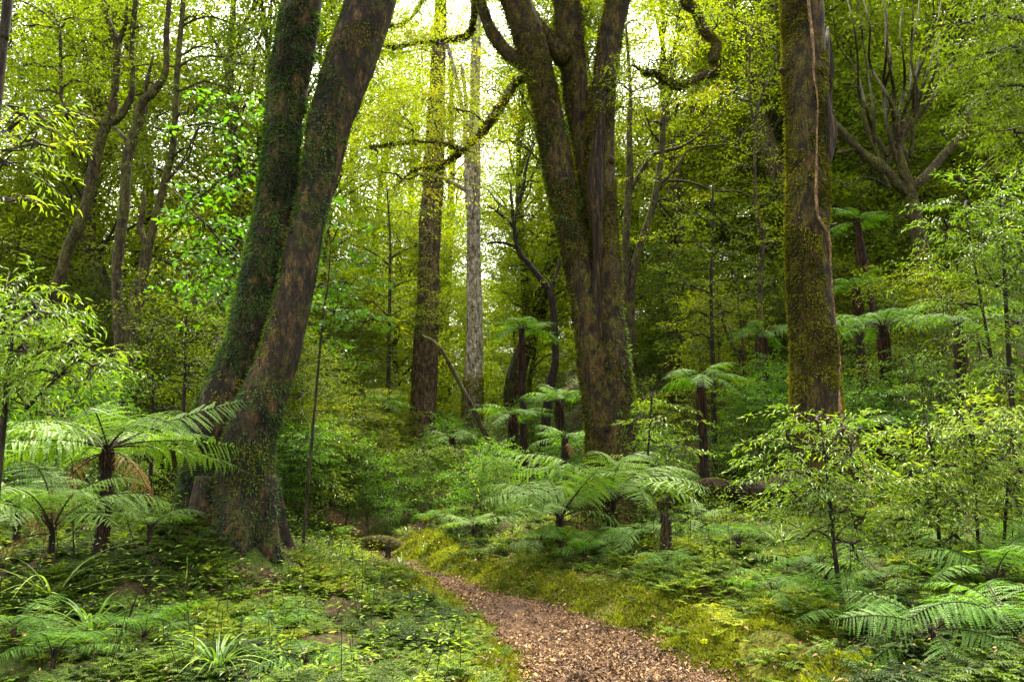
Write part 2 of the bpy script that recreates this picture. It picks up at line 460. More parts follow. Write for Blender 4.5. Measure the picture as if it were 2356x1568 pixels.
def path_mat():
    m, nt, out = nodes_of('path_soil')
    L = nt.links.new
    tc = nt.nodes.new('ShaderNodeTexCoord')
    n1 = nt.nodes.new('ShaderNodeTexNoise'); n1.inputs['Scale'].default_value = 34; n1.inputs['Detail'].default_value = 8; n1.inputs['Roughness'].default_value = 0.75
    n2_ = nt.nodes.new('ShaderNodeTexNoise'); n2_.inputs['Scale'].default_value = 1.7; n2_.inputs['Detail'].default_value = 5
    for n in (n1, n2_): L(tc.outputs['Object'], n.inputs[0])
    a = ramp(nt, [(0.36, (0.022, 0.013, 0.008)), (0.5, (0.075, 0.042, 0.024)), (0.66, (0.20, 0.115, 0.065))], n1.outputs[0])
    d = ramp(nt, [(0.36, (0.016, 0.010, 0.007)), (0.66, (0.06, 0.036, 0.024))], n1.outputs[0])
    f = ramp(nt, [(0.38, (1, 1, 1)), (0.5, (0, 0, 0))], n2_.outputs[0])
    x = nt.nodes.new('ShaderNodeMix'); x.data_type = 'RGBA'; L(f, x.inputs[0]); L(a, x.inputs[6]); L(d, x.inputs[7])
    p = nt.nodes.new('ShaderNodeBsdfPrincipled'); p.inputs['Roughness'].default_value = 0.9; p.inputs['Specular IOR Level'].default_value = 0.15
    L(x.outputs[2], p.inputs['Base Color'])
    bp = nt.nodes.new('ShaderNodeBump'); bp.inputs['Strength'].default_value = 0.9; bp.inputs['Distance'].default_value = 0.02
    L(n1.outputs[0], bp.inputs['Height']); L(bp.outputs[0], p.inputs['Normal']); L(p.outputs[0], out.inputs[0])
    return m


# ------------------------------------------------------------------ ground and path
def axis_steps(lo, a, b, hi, fine, grow=1.18):
    mid = list(np.arange(a, b + 1e-6, fine))
    up, s = [], fine
    x = b
    while x < hi:
        s *= grow; x += s; up.append(x)
    dn, s, x = [], fine, a
    while x > lo:
        s *= grow; x -= s; dn.append(x)
    return np.array(dn[::-1] + mid + up)


gx = axis_steps(-500, -6, 8, 500, 0.06); gy = axis_steps(-300, 3.6, 15, 700, 0.06)
GX, GY = np.meshgrid(gx, gy, indexing='ij')
GZ = ground(GX, GY)
s_, right_ = offpath(GX, GY)
mossy = np.where(right_, sstep(0.95, 0.45, s_ + 0.7 * n2(GX, GY, 1.3, 21)), sstep(0.75, 0.25, s_ + 0.5 * n2(GX, GY, 1.5, 22))) * sstep(15.5, 12, GY)
idx = np.arange(GX.size).reshape(GX.shape)
a_, b_, c_, d_ = idx[:-1, :-1], idx[1:, :-1], idx[1:, 1:], idx[:-1, 1:]
T_ = np.concatenate([np.stack([a_, b_, c_], -1).reshape(-1, 3), np.stack([a_, c_, d_], -1).reshape(-1, 3)])
g = MB().add(np.stack([GX, GY, GZ], -1), T_, mossy.ravel())
tag(link('ground', g.mesh('ground', ground_mat(), smooth=True)), kind='structure')

ys = np.concatenate([np.arange(-6, 3, 0.3), np.arange(3, Y_END + 1.5, 0.05)])
l_, r_ = path_edges(ys)
tt = np.linspace(0, 1, 26)
PX = l_[:, None] + (r_ - l_)[:, None] * tt[None]
PY = np.repeat(ys[:, None], 26, 1)
PX = PX + 0.06 * n2(PX, PY, 6, 31) * (np.abs(tt - 0.5)[None] > 0.45)
PZ = ground(PX, PY) + 0.006
idx = np.arange(PX.size).reshape(PX.shape)
a_, b_, c_, d_ = idx[:-1, :-1], idx[1:, :-1], idx[1:, 1:], idx[:-1, 1:]
T_ = np.concatenate([np.stack([a_, c_, b_], -1).reshape(-1, 3), np.stack([a_, d_, c_], -1).reshape(-1, 3)])
tag(link('path', MB().add(np.stack([PX, PY, PZ], -1), T_).mesh('path', path_mat(), smooth=True)), kind='structure')


def rand_ground(n, x0, x1, y0, y1, rng):
    """random points with more of them near the camera, inside the viewed wedge plus a margin"""
    y = np.sqrt(rng.uniform(y0 ** 2, y1 ** 2, n)) if y0 > 0 else rng.uniform(y0, y1, n)
    x = rng.uniform(-1, 1, n) * (0.70 * y + 0.8)
    k = (x > x0) & (x < x1)
    return x[k], y[k]


def dens_ground(n, y0, y1, rng, power=1.6):
    """density falls with distance"""
    q = 2 - power
    y = (rng.uniform(y0 ** q, y1 ** q, n)) ** (1 / q)
    x = rng.uniform(-1, 1, n) * (0.70 * y + 0.8)
    return x, y


# moss tufts along the path edges
def build_moss():
    rng = np.random.default_rng(11)
    x, y = dens_ground(1500000, 4.2, 19, rng, 1.2)
    s, rt = offpath(x, y)
    lim = np.where(rt, 0.85, 0.65)
    k = (s > -0.04) & (s < lim + 0.7 * n2(x, y, 1.3, 21)) & (n2(x, y, 2.3, 44) > -0.28) & (y < 13.5 + 3 * n2(x, y, 1, 47)) & (rng.random(len(x)) < 0.75)
    x, y = x[k], y[k]
    z = ground(x, y)
    N = len(x)
    mb = MB()
    d = rng.normal(size=(N, 3)); d[:, 2] = np.abs(d[:, 2]) * 0.8 + 0.35
    V, T, kk = leaves(np.stack([x, y, z - 0.004], -1), d, rng.normal(size=(N, 3)), rng.uniform(0.014, 0.042, N) * (1 + y / 14), rng.uniform(0.007, 0.014, N) * (1 + y / 14))
    t = np.clip(0.5 + 0.8 * n2(x, y, 2.2, 45) + 0.5 * n2(x, y, 9, 46) + rng.normal(0, 0.12, N), 0, 1)
    mb.add(V, T, np.repeat(t, kk))
    tag(link('moss_carpet', mb.mesh('moss_carpet', M['moss'])), 'bright yellow green moss carpet along both edges of the forest path', 'moss', kind='stuff')


def build_litter():
    rng = np.random.default_rng(12)
    x, y = dens_ground(420000, 4.2, 18.2, rng, 1.2)
    s, rt = offpath(x, y)
    onp = (s < 0.03) & (n2(x, y, 1.2, 51) + rng.uniform(-.25, .25, len(x)) > -0.30)
    dark = np.exp(-(((x - 0.05) / 0.55) ** 2 + ((y - 7.6) / 0.55) ** 2))
    onp &= rng.random(len(x)) > 0.75 * dark
    edge = (s >= 0.03) & (s < 0.5) & (rng.random(len(x)) < 0.10)
    mound = ((x + 2.8) / 0.85) ** 2 + ((y - 7.85) / 0.5) ** 2 < 1 + 1.2 * n2(x, y, 3, 52)
    mound &= rng.random(len(x)) < 0.3
    off = (s > 0.3) & (rng.random(len(x)) < 0.07)
    k = onp | edge | mound | off
    x, y = x[k], y[k]
    N = len(x); z = ground(x, y) + 0.008 + rng.uniform(0, 0.02, N) + np.where(off[k], rng.uniform(0, .10, N), 0.01)
    d = rng.normal(size=(N, 3)); d[:, 2] *= 0.22
    nr = rng.normal(size=(N, 3)) * 0.35 + Z
    ln = (0.014 + 0.055 * rng.random(N) ** 2.2) * np.where(off[k] & (y < 8), .55, 1); w = ln * rng.uniform(0.18, 0.55, N)
    V, T, kk = leaves(np.stack([x, y, z], -1), d, nr, ln, w, 'lance', droop=0.25, fold=0.28)
    t = np.clip(rng.beta(1.5, 1.9, N) + 0.45 * n2(x, y, 2.0, 53), 0, 1)
    tag(link('leaf_litter', MB().add(V, T, np.repeat(t, kk)).mesh('leaf_litter', M['litter'])), 'brown fallen leaves scattered over the path and around the twin trunk base', 'fallen leaves', kind='stuff')
    # twigs on the path
    n = 260
    x, y = dens_ground(n * 8, 4.4, 15, rng, 1.2)
    s, _ = offpath(x, y); k = s < 0.5; x, y = x[k][:n], y[k][:n]; n = len(x)
    a = rng.uniform(0, 2 * pi, n); ln = rng.uniform(0.05, 0.22, n)
    A = np.stack([x, y, ground(x, y) + 0.02], -1); x2 = x + np.cos(a) * ln; y2 = y + np.sin(a) * ln
    B = np.stack([x2, y2, ground(x2, y2) + 0.025], -1)
    V, T = sticks(A, B, rng.uniform(0.002, 0.005, n), 0.0015)
    tag(link('fallen_twigs', MB().add(V, T).mesh('fallen_twigs', M['vine'])), 'thin pale fallen twigs lying on the leaf covered path', 'twigs', kind='stuff')


def fern_patch(x, y, rng, ln, pairs=11, elev=(0.3, 1.15), nf=4, wid=0.27):
    """small ground ferns: nf fronds per plant, each frond 2*pairs leaflets"""
    N = len(x) * nf
    X = np.repeat(x, nf); Y = np.repeat(y, nf)
    L = np.repeat(ln, nf) * rng.uniform(0.6, 1.15, N)
    yaw = rng.uniform(0, 2 * pi, N); el = rng.uniform(elev[0], elev[1], N)
    B = np.stack([X, Y, ground(X, Y)], -1)
    t = np.linspace(0.16, 0.98, pairs)
    h = np.stack([np.cos(yaw), np.sin(yaw), 0 * yaw], -1)
    # arc: rises then droops
    up = (np.sin(el)[:, None] * t[None] * 1.25 - 0.55 * t[None] ** 2.2 * np.sin(el)[:, None] * 1.2)
    out = np.cos(el)[:, None] * t[None] + 0.35 * t[None] ** 2
    pos = B[:, None] + h[:, None] * (out * L[:, None])[..., None] + Z * (up * L[:, None])[..., None]
    tg = norm(np.gradient(pos, axis=1))
    side = np.stack([-np.sin(yaw), np.cos(yaw), 0 * yaw], -1)[:, None] * np.ones_like(pos)
    prof = np.sin(np.clip((t - 0.05) / 0.95, 0, 1) ** 0.6 * pi) * 0.9 + 0.08
    pl = wid * L[:, None] * prof[None]
    mb_p, mb_d, mb_n, mb_l = [], [], [], []
    for sg in (-1, 1):
        d = side * sg + tg * 0.5 + rng.normal(0, 0.13, pos.shape) - Z * 0.18
        nn = np.cross(tg, side) + rng.normal(0, 0.2, pos.shape)
        mb_p.append(pos.reshape(-1, 3)); mb_d.append(d.reshape(-1, 3)); mb_n.append(nn.reshape(-1, 3)); mb_l.append(pl.ravel())
    p, d, nn, l = map(np.concatenate, (mb_p, mb_d, mb_n, mb_l))
    V, T, kk = leaves(p, d, nn, l, l * 0.30 + 0.003, droop=0.2)
    tf = np.clip(0.45 + 0.8 * n2(X, Y, 1.1, 61) + 0.7 * n2(X, Y, 5, 62) + rng.normal(0, 0.13, N), 0, 1)
    tint = np.tile(np.repeat(tf, pairs), 2)
    V2, T2 = sticks(B, pos[:, pairs // 2], 0.0022, 0.0015)
    V3, T3 = sticks(pos[:, pairs // 2], pos[:, -1], 0.0015, 0.0008)
    return (V, T, np.repeat(tint, kk)), (V2, T2), (V3, T3)


def build_ground_ferns():
    rng = np.random.default_rng(13)
    mb = MB()
    x, y = dens_ground(46000, 4.0, 15, rng, 1.35)
    s, rt = offpath(x, y)
    lim = np.where(rt, 0.62, 0.42)
    keep = s > lim + 0.7 * n2(x, y, 1.3, 21) * np.where(rt, 1, 0.6)
    keep |= (s > 0.1) & (rng.random(len(x)) < 0.07)
    keep &= ~((((x + 2.8) / 0.8) ** 2 + ((y - 7.85) / 0.45) ** 2 < 1) & (rng.random(len(x)) < 0.4))
    keep &= n2(x, y, 1.9, 63) + 0.5 * n2(x, y, 5, 65) > -0.29
    x, y = x[keep], y[keep]
    near = y < 8.5
    for k, pr in ((near, 12), (~near, 8)):
        ln = rng.uniform(0.07, 0.19, k.sum()) * (1.0 + 0.8 * n2(x[k], y[k], 1.4, 64))
        a, b, c = fern_patch(x[k], y[k], rng, ln, pr)
        mb.add(*a); mb.add(*b, 0.1); mb.add(*c, 0.2)
    tag(link('ground_ferns', mb.mesh('ground_ferns', M['ground_fern'])), 'dense low green fern carpet covering the forest floor on both sides of the path', 'ground ferns', kind='stuff')


def build_seedlings():
    """tiny seedlings and herbs between the ferns, taller growth further back"""
    rng = np.random.default_rng(14)
    mb = MB()
    x, y = dens_ground(9500, 4.6, 34, rng, 1.0)
    s, rt = offpath(x, y)
    k = (s > np.where(rt, 1.0, 0.5)) & (n2(x, y, 0.8, 71) > -0.12)
    k &= ~((y < 10) & (rng.random(len(x)) < 0.72))
    x, y = x[k], y[k]
    N = len(x)
    H = rng.uniform(0.15, 0.5, N) * (1 + sstep(10, 20, y) * 1.2)
    nl = 16
    B = np.stack([x, y, ground(x, y)], -1)
    lean = rng.normal(0, 0.18, (N, 3)); lean[:, 2] = 0
    top = B + Z * H[:, None] + lean * H[:, None]
    V, T = sticks(B, top, 0.004, 0.002)
    mb.add(V, T, 0.1, 1)
    t = rng.uniform(0.3, 1.0, (N, nl))
    pos = B[:, None] + (top - B)[:, None] * t[..., None]
    yaw = rng.uniform(0, 2 * pi, (N, nl))
    d = np.stack([np.cos(yaw), np.sin(yaw), rng.uniform(-0.35, 0.45, (N, nl))], -1)
    reach = rng.uniform(0, 0.35, (N, nl)) * H[:, None]
    pos = pos + d * reach[..., None]
    ll = rng.uniform(0.03, 0.065, (N, nl)) * (1 + 0.4 * sstep(10, 22, np.repeat(y[:, None], nl, 1)))
    V, T, kk = leaves(pos.reshape(-1, 3), d.reshape(-1, 3), rng.normal(0, 0.4, (N * nl, 3)) + Z, ll.ravel(), ll.ravel() * 0.33, 'rhomb')
    tf = np.clip(0.45 + 0.6 * n2(x, y, 0.9, 72)[:, None] + rng.normal(0, 0.16, (N, nl)), 0, 1)
    mb.add(V, T, np.repeat(tf.ravel(), kk))
    tag(link('undergrowth', mb.mesh('undergrowth', [M['leaf_lance'], M['twig']])), 'low leafy seedlings and herbs growing through the ground ferns', 'undergrowth', kind='stuff')


def blades(base, n, L, rng, spread=1.0, w=0.010, seg=6, droop=1.0):
    """arching strap leaves as strips"""
    yaw = rng.uniform(0, 2 * pi, n); ln = L * rng.uniform(0.55, 1.1, n)
    el = rng.uniform(0.75, 1.45, n)
    h = np.stack([np.cos(yaw), np.sin(yaw), 0 * yaw], -1)
    sd = np.stack([-np.sin(yaw), np.cos(yaw), 0 * yaw], -1)
    t = np.linspace(0, 1, seg + 1)
    out = np.cos(el)[:, None] * t * spread + 0.45 * t ** 2 * spread
    up = np.sin(el)[:, None] * t - 0.62 * droop * t ** 2.4
    o = base + h * rng.uniform(0, 0.04, n)[:, None]
    c = o[:, None] + h[:, None] * (out * ln[:, None])[..., None] + Z * (up * ln[:, None])[..., None]
    ww = w * (1 - t ** 2.5 * 0.97)[None, :, None] * rng.uniform(0.6, 1.3, n)[:, None, None]
    V = np.stack([c + sd[:, None] * ww * 0.5, c - sd[:, None] * ww * 0.5], 2).reshape(-1, 3)
    q = np.arange(seg)
    f = np.concatenate([np.stack([2 * q, 2 * q + 1, 2 * q + 3], -1), np.stack([2 * q, 2 * q + 3, 2 * q + 2], -1)])
    T = (f[None] + (np.arange(n) * (seg + 1) * 2)[:, None, None]).reshape(-1, 3)
    return V, T, np.repeat(rng.uniform(0.1, 1, n), (seg + 1) * 2)


def build_far_grass():
    rng = np.random.default_rng(15)
    mb = MB()
    x, y = dens_ground(900, 9, 24, rng, 0.6)
    s, _ = offpath(x, y); k = (s > 0.25) & (n2(x, y, 0.5, 81) > -0.05); x, y = x[k], y[k]
    for a, b in zip(x, y):
        mb.add(*blades(np.array([a, b, gz(a, b)]), 14, rng.uniform(0.2, 0.45), rng, 0.8, 0.010, 4))
    tag(link('forest_grass', mb.mesh('forest_grass', M['grass'])), 'loose grass tufts scattered over the forest floor beyond the path', 'grass', kind='stuff')


build_moss(); build_litter(); build_ground_ferns(); build_seedlings(); build_far_grass()


# ------------------------------------------------------------------ foliage
def spray(mb, tw, C, D, L, nl, ll, lw, rng, style='rhomb', width=0.4, droop=0.25, ldroop=0.1, tint=0.45, tvar=0.085, jitter=0.35, twig_r=0.004, mat=0):
    N = len(C)
    D = norm(D)
    S = norm(np.cross(D, np.broadcast_to(Z, D.shape)) + 1e-6); U = np.cross(S, D)
    L = np.broadcast_to(np.asarray(L, float), (N,))
    t = np.linspace(0.08, 1, nl)[None] + rng.uniform(-0.5, 0.5, (N, nl)) / nl
    sg = np.where((np.arange(nl) % 2) == 0, 1, -1)[None] * np.ones((N, 1))
    k4 = rng.random((N, nl)) ** 0.7
    wv = width * L[:, None] * np.sin(np.clip(t * 0.85 + 0.12, 0, 1) * pi) ** 0.7 * k4
    pos = C[:, None] + D[:, None] * (t * L[:, None])[..., None] + S[:, None] * (sg * wv)[..., None] + U[:, None] * (rng.normal(0, 0.035, (N, nl)) * L[:, None])[..., None]
    pos[..., 2] -= droop * L[:, None] * (t ** 2 + 0.5 * (wv / np.maximum(L[:, None], 1e-6)) ** 2)
    d = D[:, None] * 0.7 + S[:, None] * (sg * 0.8)[..., None] + rng.normal(0, jitter, (N, nl, 3)); d[..., 2] -= ldroop
    nn = U[:, None] + rng.normal(0, jitter * 1.3, (N, nl, 3))
    l = ll * rng.uniform(0.55, 1.2, (N, nl))
    V, T, kk = leaves(pos.reshape(-1, 3), d.reshape(-1, 3), nn.reshape(-1, 3), l.ravel(), l.ravel() * lw, style)
    tn = np.asarray(tint); tn = np.broadcast_to(tn, (N,))[:, None] + rng.normal(0, 0.12, (N, 1)) + rng.normal(0, tvar, (N, nl))
    mb.add(V, T, np.repeat(np.clip(tn, 0, 1).ravel(), kk), mat)
    if tw is not None:
        ts = [0.0, 0.4, 0.75, 1.0]
        pp = []
        for q in ts:
            a = C + D * (q * L)[:, None]; a = a.copy(); a[:, 2] -= droop * L * q * q; pp.append(a)
        for i in range(3):
            V, T = sticks(pp[i], pp[i + 1], twig_r * (1 - 0.28 * i), twig_r * (0.72 - 0.28 * i))
            tw.add(V, T)
        for q, sgn in ((0.15, 1), (0.3, -1), (0.45, 1), (0.6, -1), (0.75, 1)):
            a = C + D * (q * L)[:, None]; a[:, 2] -= droop * L * q * q
            b = a + (D * 0.3 + S * sgn) * (width * 0.8 * L * (1.05 - q))[:, None]; b[:, 2] -= droop * L * 0.15
            V, T = sticks(a, b, twig_r * 0.5, twig_r * 0.25); tw.add(V, T)


def limb(tw, A, B, ra, rb, rng, sag=0.15, wob=0.10, seg=5, m=None):
    A = np.asarray(A, float); B = np.asarray(B, float)
    L = np.linalg.norm(B - A)
    k = 5
    t = np.linspace(0, 1, k)[:, None]
    p = A * (1 - t) + B * t + rng.normal(0, wob * L * 0.5, (k, 3)) * np.sin(t * pi) + Z * (sag * L * np.sin(t * pi))
    V, T, (c, _) = tube(p, np.linspace(ra, rb, k), seg=seg, m=m or 9, cap=False)
    tw.add(V, T)
    return c


LEAF = {   # leaf style presets: length, width ratio, leaves per spray, spray length, style, spray width, droop, leaf droop
    'small': dict(ll=0.062, lw=0.36, nl=44, L=0.62, style='rhomb', width=0.42, droop=0.18, ldroop=0.1),
    'feather': dict(ll=0.052, lw=0.40, nl=62, L=0.72, style='rhomb', width=0.42, droop=0.30, ldroop=0.35, jitter=0.45),
    'lance': dict(ll=0.115, lw=0.20, nl=20, L=0.55, style='lance', width=0.24, droop=0.30, ldroop=0.35),
    'lance_small': dict(ll=0.085, lw=0.20, nl=26, L=0.50, style='lance', width=0.30, droop=0.25, ldroop=0.3),
    'broad': dict(ll=0.115, lw=0.55, nl=18, L=0.65, style='lance', width=0.35, droop=0.22, ldroop=0.3, jitter=0.5),
    'far': dict(ll=0.13, lw=0.42, nl=30, L=1.05, style='rhomb', width=0.45, droop=0.18, ldroop=0.1, jitter=0.5),
}


def crown_blob(mb, tw, c, rad, n, preset, rng, tint=0.45, root=None, flat=0.35, layers=True, lr=0.03, twigs=True, scale=1.0, mat=0):
    """one foliage mass: sprays spread through an ellipsoid in loose layers, joined to its limb"""
    p = LEAF[preset]
    v = norm(rng.normal(size=(n, 3))) * (rng.random((n, 1)) ** 0.42)
    # uneven outline
    v *= (0.75 + 0.6 * vnoise(norm(v) * 1.7 + rng.uniform(0, 50), 5))[:, None]
    C = c + v * rad
    if layers:
        dz = max(rad[2] / 3.0, 0.18)
        C[:, 2] = c[2] + (np.round((C[:, 2] - c[2]) / dz) * dz) * 0.75 + (C[:, 2] - c[2]) * 0.25 + rng.normal(0, 0.05, n)
    D = v * np.array([1, 1, flat]) + rng.normal(0, 0.25, (n, 3)) * np.array([1, 1, 0.4])
    D[:, 2] += 0.05
    kw = {k: p[k] for k in ('nl', 'lw', 'style', 'width', 'droop', 'ldroop')}
    spray(mb, tw if twigs else None, C, D, p['L'] * scale * rng.uniform(0.7, 1.2, n), ll=p['ll'] * scale, rng=rng, tint=tint + 0.25 * (vnoise(C * 0.9, 8) - 0.5), jitter=p.get('jitter', 0.35), mat=mat, **kw)
    if tw is not None:
        k = max(3, n // 7)
        j = rng.choice(n, k, replace=False)
        A = np.broadcast_to(c, (k, 3)); mid = (A + C[j]) / 2 + rng.normal(0, 0.06, (k, 3))
        V, T = sticks(A, mid, 0.011, 0.008); tw.add(V, T)
        V, T = sticks(mid, C[j], 0.008, 0.004); tw.add(V, T)
        if root is not None:
            limb(tw, root, c, lr, 0.012, rng)


def stem_pts(st, Y, base_to_ground=True, flare=1.35, slim=0.94):
    """[(u, v, r_px[, dY])...] listed from the top down -> world points and radii, continued into the ground"""
    pts, rad = [], []
    for q in st:
        y = Y + (q[3] if len(q) > 3 else 0)
        pts.append(P(q[0], q[1], y)); rad.append(q[2] * y / F * slim)
    if base_to_ground:
        a, b = pts[-2], pts[-1]
        g0 = gz(b[0], b[1])
        if b[2] > g0 + 0.05:
            d = (b - a) / max(abs(b[2] - a[2]), 1e-3)
            h = b[2] - g0
            q = b + np.array([d[0] * 0.5, d[1] * 0.5, -1]) * h
            q[2] = g0 + min(0.12, h * .5); pts.append(q); rad.append(rad[-1] * (1 + (flare - 1) * .7))
            q2 = q.copy(); q2[2] = gz(q[0], q[1]) - 0.15; pts.append(q2); rad.append(rad[-1] * 1.12)
        else:
            q = b.copy(); q[2] = g0 - 0.2; pts.append(q); rad.append(rad[-1] * 1.1)
    return np.array(pts), np.array(rad)


def moss_on(ring, rng, n, dens_seed, ln=0.05, thr=0.45, side=None, tint=0.5, w=0.25, fern=False, zr=None):
    """tufts growing on a trunk: ring = (centres, ring vertices)"""
    c, V = ring
    m, s = V.shape[:2]
    i = rng.integers(0, m - 1, n); j = rng.integers(0, s, n); f = rng.random((n, 1)); h = rng.random((n, 1))
    j2 = (j + 1) % s
    p = (V[i, j] * (1 - f) + V[i + 1, j] * f) * (1 - h) + (V[i, j2] * (1 - f) + V[i + 1, j2] * f) * h
    nn = norm(p - (c[i] * (1 - f) + c[i + 1] * f))
    k = vnoise(p * np.array([2.2, 2.2, 1.4]), dens_seed) + 0.35 * (vnoise(p * 9, dens_seed + 1) - .5) > thr
    if side is not None:
        k |= (nn @ norm(np.asarray(side, float))) > rng.uniform(0.45, 1.0, n)
    if zr is not None:
        k &= (p[:, 2] > zr[0]) & (p[:, 2] < zr[1])
    p, nn = p[k], nn[k]
    N = len(p)
    d = nn * 0.8 + rng.normal(0, 0.45, (N, 3)); d[:, 2] -= 0.5
    l = ln * rng.uniform(0.4, 1.25, N)
    V_, T_, kk = leaves(p - nn * 0.008, d, nn + rng.normal(0, 0.4, (N, 3)) + Z * 0.3, l, l * w)
    t = np.clip(tint + 0.9 * (vnoise(p * 3.1, dens_seed + 3) - .5) + 0.5 * (vnoise(p * 9, dens_seed + 4) - .5) + rng.normal(0, 0.16, N), 0, 1)
    return V_, T_, np.repeat(t, kk)


def build_tree(name, label, stems, Y, bark, blobs=(), leaf='small', leafm='leaf_mid', group=None, cat='tree', seed=1, seg=10, lump=0.06, rough=0.03,
               moss=0, moss_ln=0.035, moss_thr=0.45, moss_side=None, dens=34, tint=0.45, twigs=True, mossm='trunk_moss', ridge=0.0, step=0.25, layers=True, lr=0.025, flat=0.35, scale=1.0):
    """stems: list of (part name, points, grounded). blobs: (u, v, ru, rv[, dY[, tint]])"""
    rng = np.random.default_rng(seed)
    built = []
    allc = []
    for k, (pn, st, grounded) in enumerate(stems):
        pts, rad = stem_pts(st, Y, grounded)
        if not grounded and pn == 'branch':
            kk_ = len(pts); pts[1:-1] += rng.normal(0, 0.035, (kk_ - 2, 3)) * (1 + 0 * pts[1:-1])
        V, T, ring = tube(pts, rad, seg=min(seg, 20) if pn == 'branch' else seg, step=step, lump=lump if pn != 'branch' else max(lump, .2), rough=rough, seed=seed * 7 + k, ridge=ridge)
        built.append((pn, V, T, ring)); allc.append(ring[0])
    grounded_i = [i for i, s in enumerate(stems) if s[2]]
    b = built[grounded_i[0] if grounded_i else 0][3][0][-1]
    base = np.array([b[0], b[1], gz(b[0], b[1])]) if grounded_i else b
    root = empty(name, base, label, cat, group)
    bm_ = M[bark]
    for pn, V, T, ring in built:
        link(pn, MB().add(V, T).mesh(pn, bm_, smooth=True, origin=base), root)
    if moss:
        mm = MB()
        tot = sum(np.linalg.norm(np.diff(r[3][0], axis=0), axis=1).sum() * np.linalg.norm(r[3][1][len(r[3][1]) // 2, 0] - r[3][0][len(r[3][0]) // 2]) for r in built)
        for pn, V, T, ring in built:
            a = np.linalg.norm(np.diff(ring[0], axis=0), axis=1).sum() * np.linalg.norm(ring[1][len(ring[1]) // 2, 0] - ring[0][len(ring[0]) // 2])
            mm.add(*moss_on(ring, rng, int(moss * a / tot), seed + 3, moss_ln, moss_thr, moss_side))
        link('moss', mm.mesh('moss', M[mossm], origin=base), root)
    if blobs:
        mb, tw = MB(), MB()
        ac = np.concatenate(allc)
        for q in blobs:
            u, v, ru, rv = q[:4]; dY = q[4] if len(q) > 4 else rng.uniform(-1, 1) * ru * Y / F * 0.6; ti = q[5] if len(q) > 5 else tint
            y = Y + dY
            c = P(u, v, y)
            c[2] = max(c[2], gz(c[0], c[1]) + 0.3)
            r = np.array([ru * y / F, 0.5 * (ru + rv) * y / F, rv * y / F])
            area = r[0] * r[2] * pi
            n = max(4, int(area * dens))
            dd = ac - c
            dist = np.linalg.norm(dd, axis=1) + 1.2 * np.maximum(dd[:, 2], 0)
            rt = ac[np.argmin(dist)]
            crown_blob(mb, tw, c, r, n, leaf, rng, ti, rt, lr=lr, twigs=twigs, layers=layers, flat=flat, scale=scale)
        link('crown', mb.mesh('crown', M[leafm], origin=base), root)
        link('twig_sprays', tw.mesh('twig_sprays', M['twig'], origin=base), root)
    return root, built, base


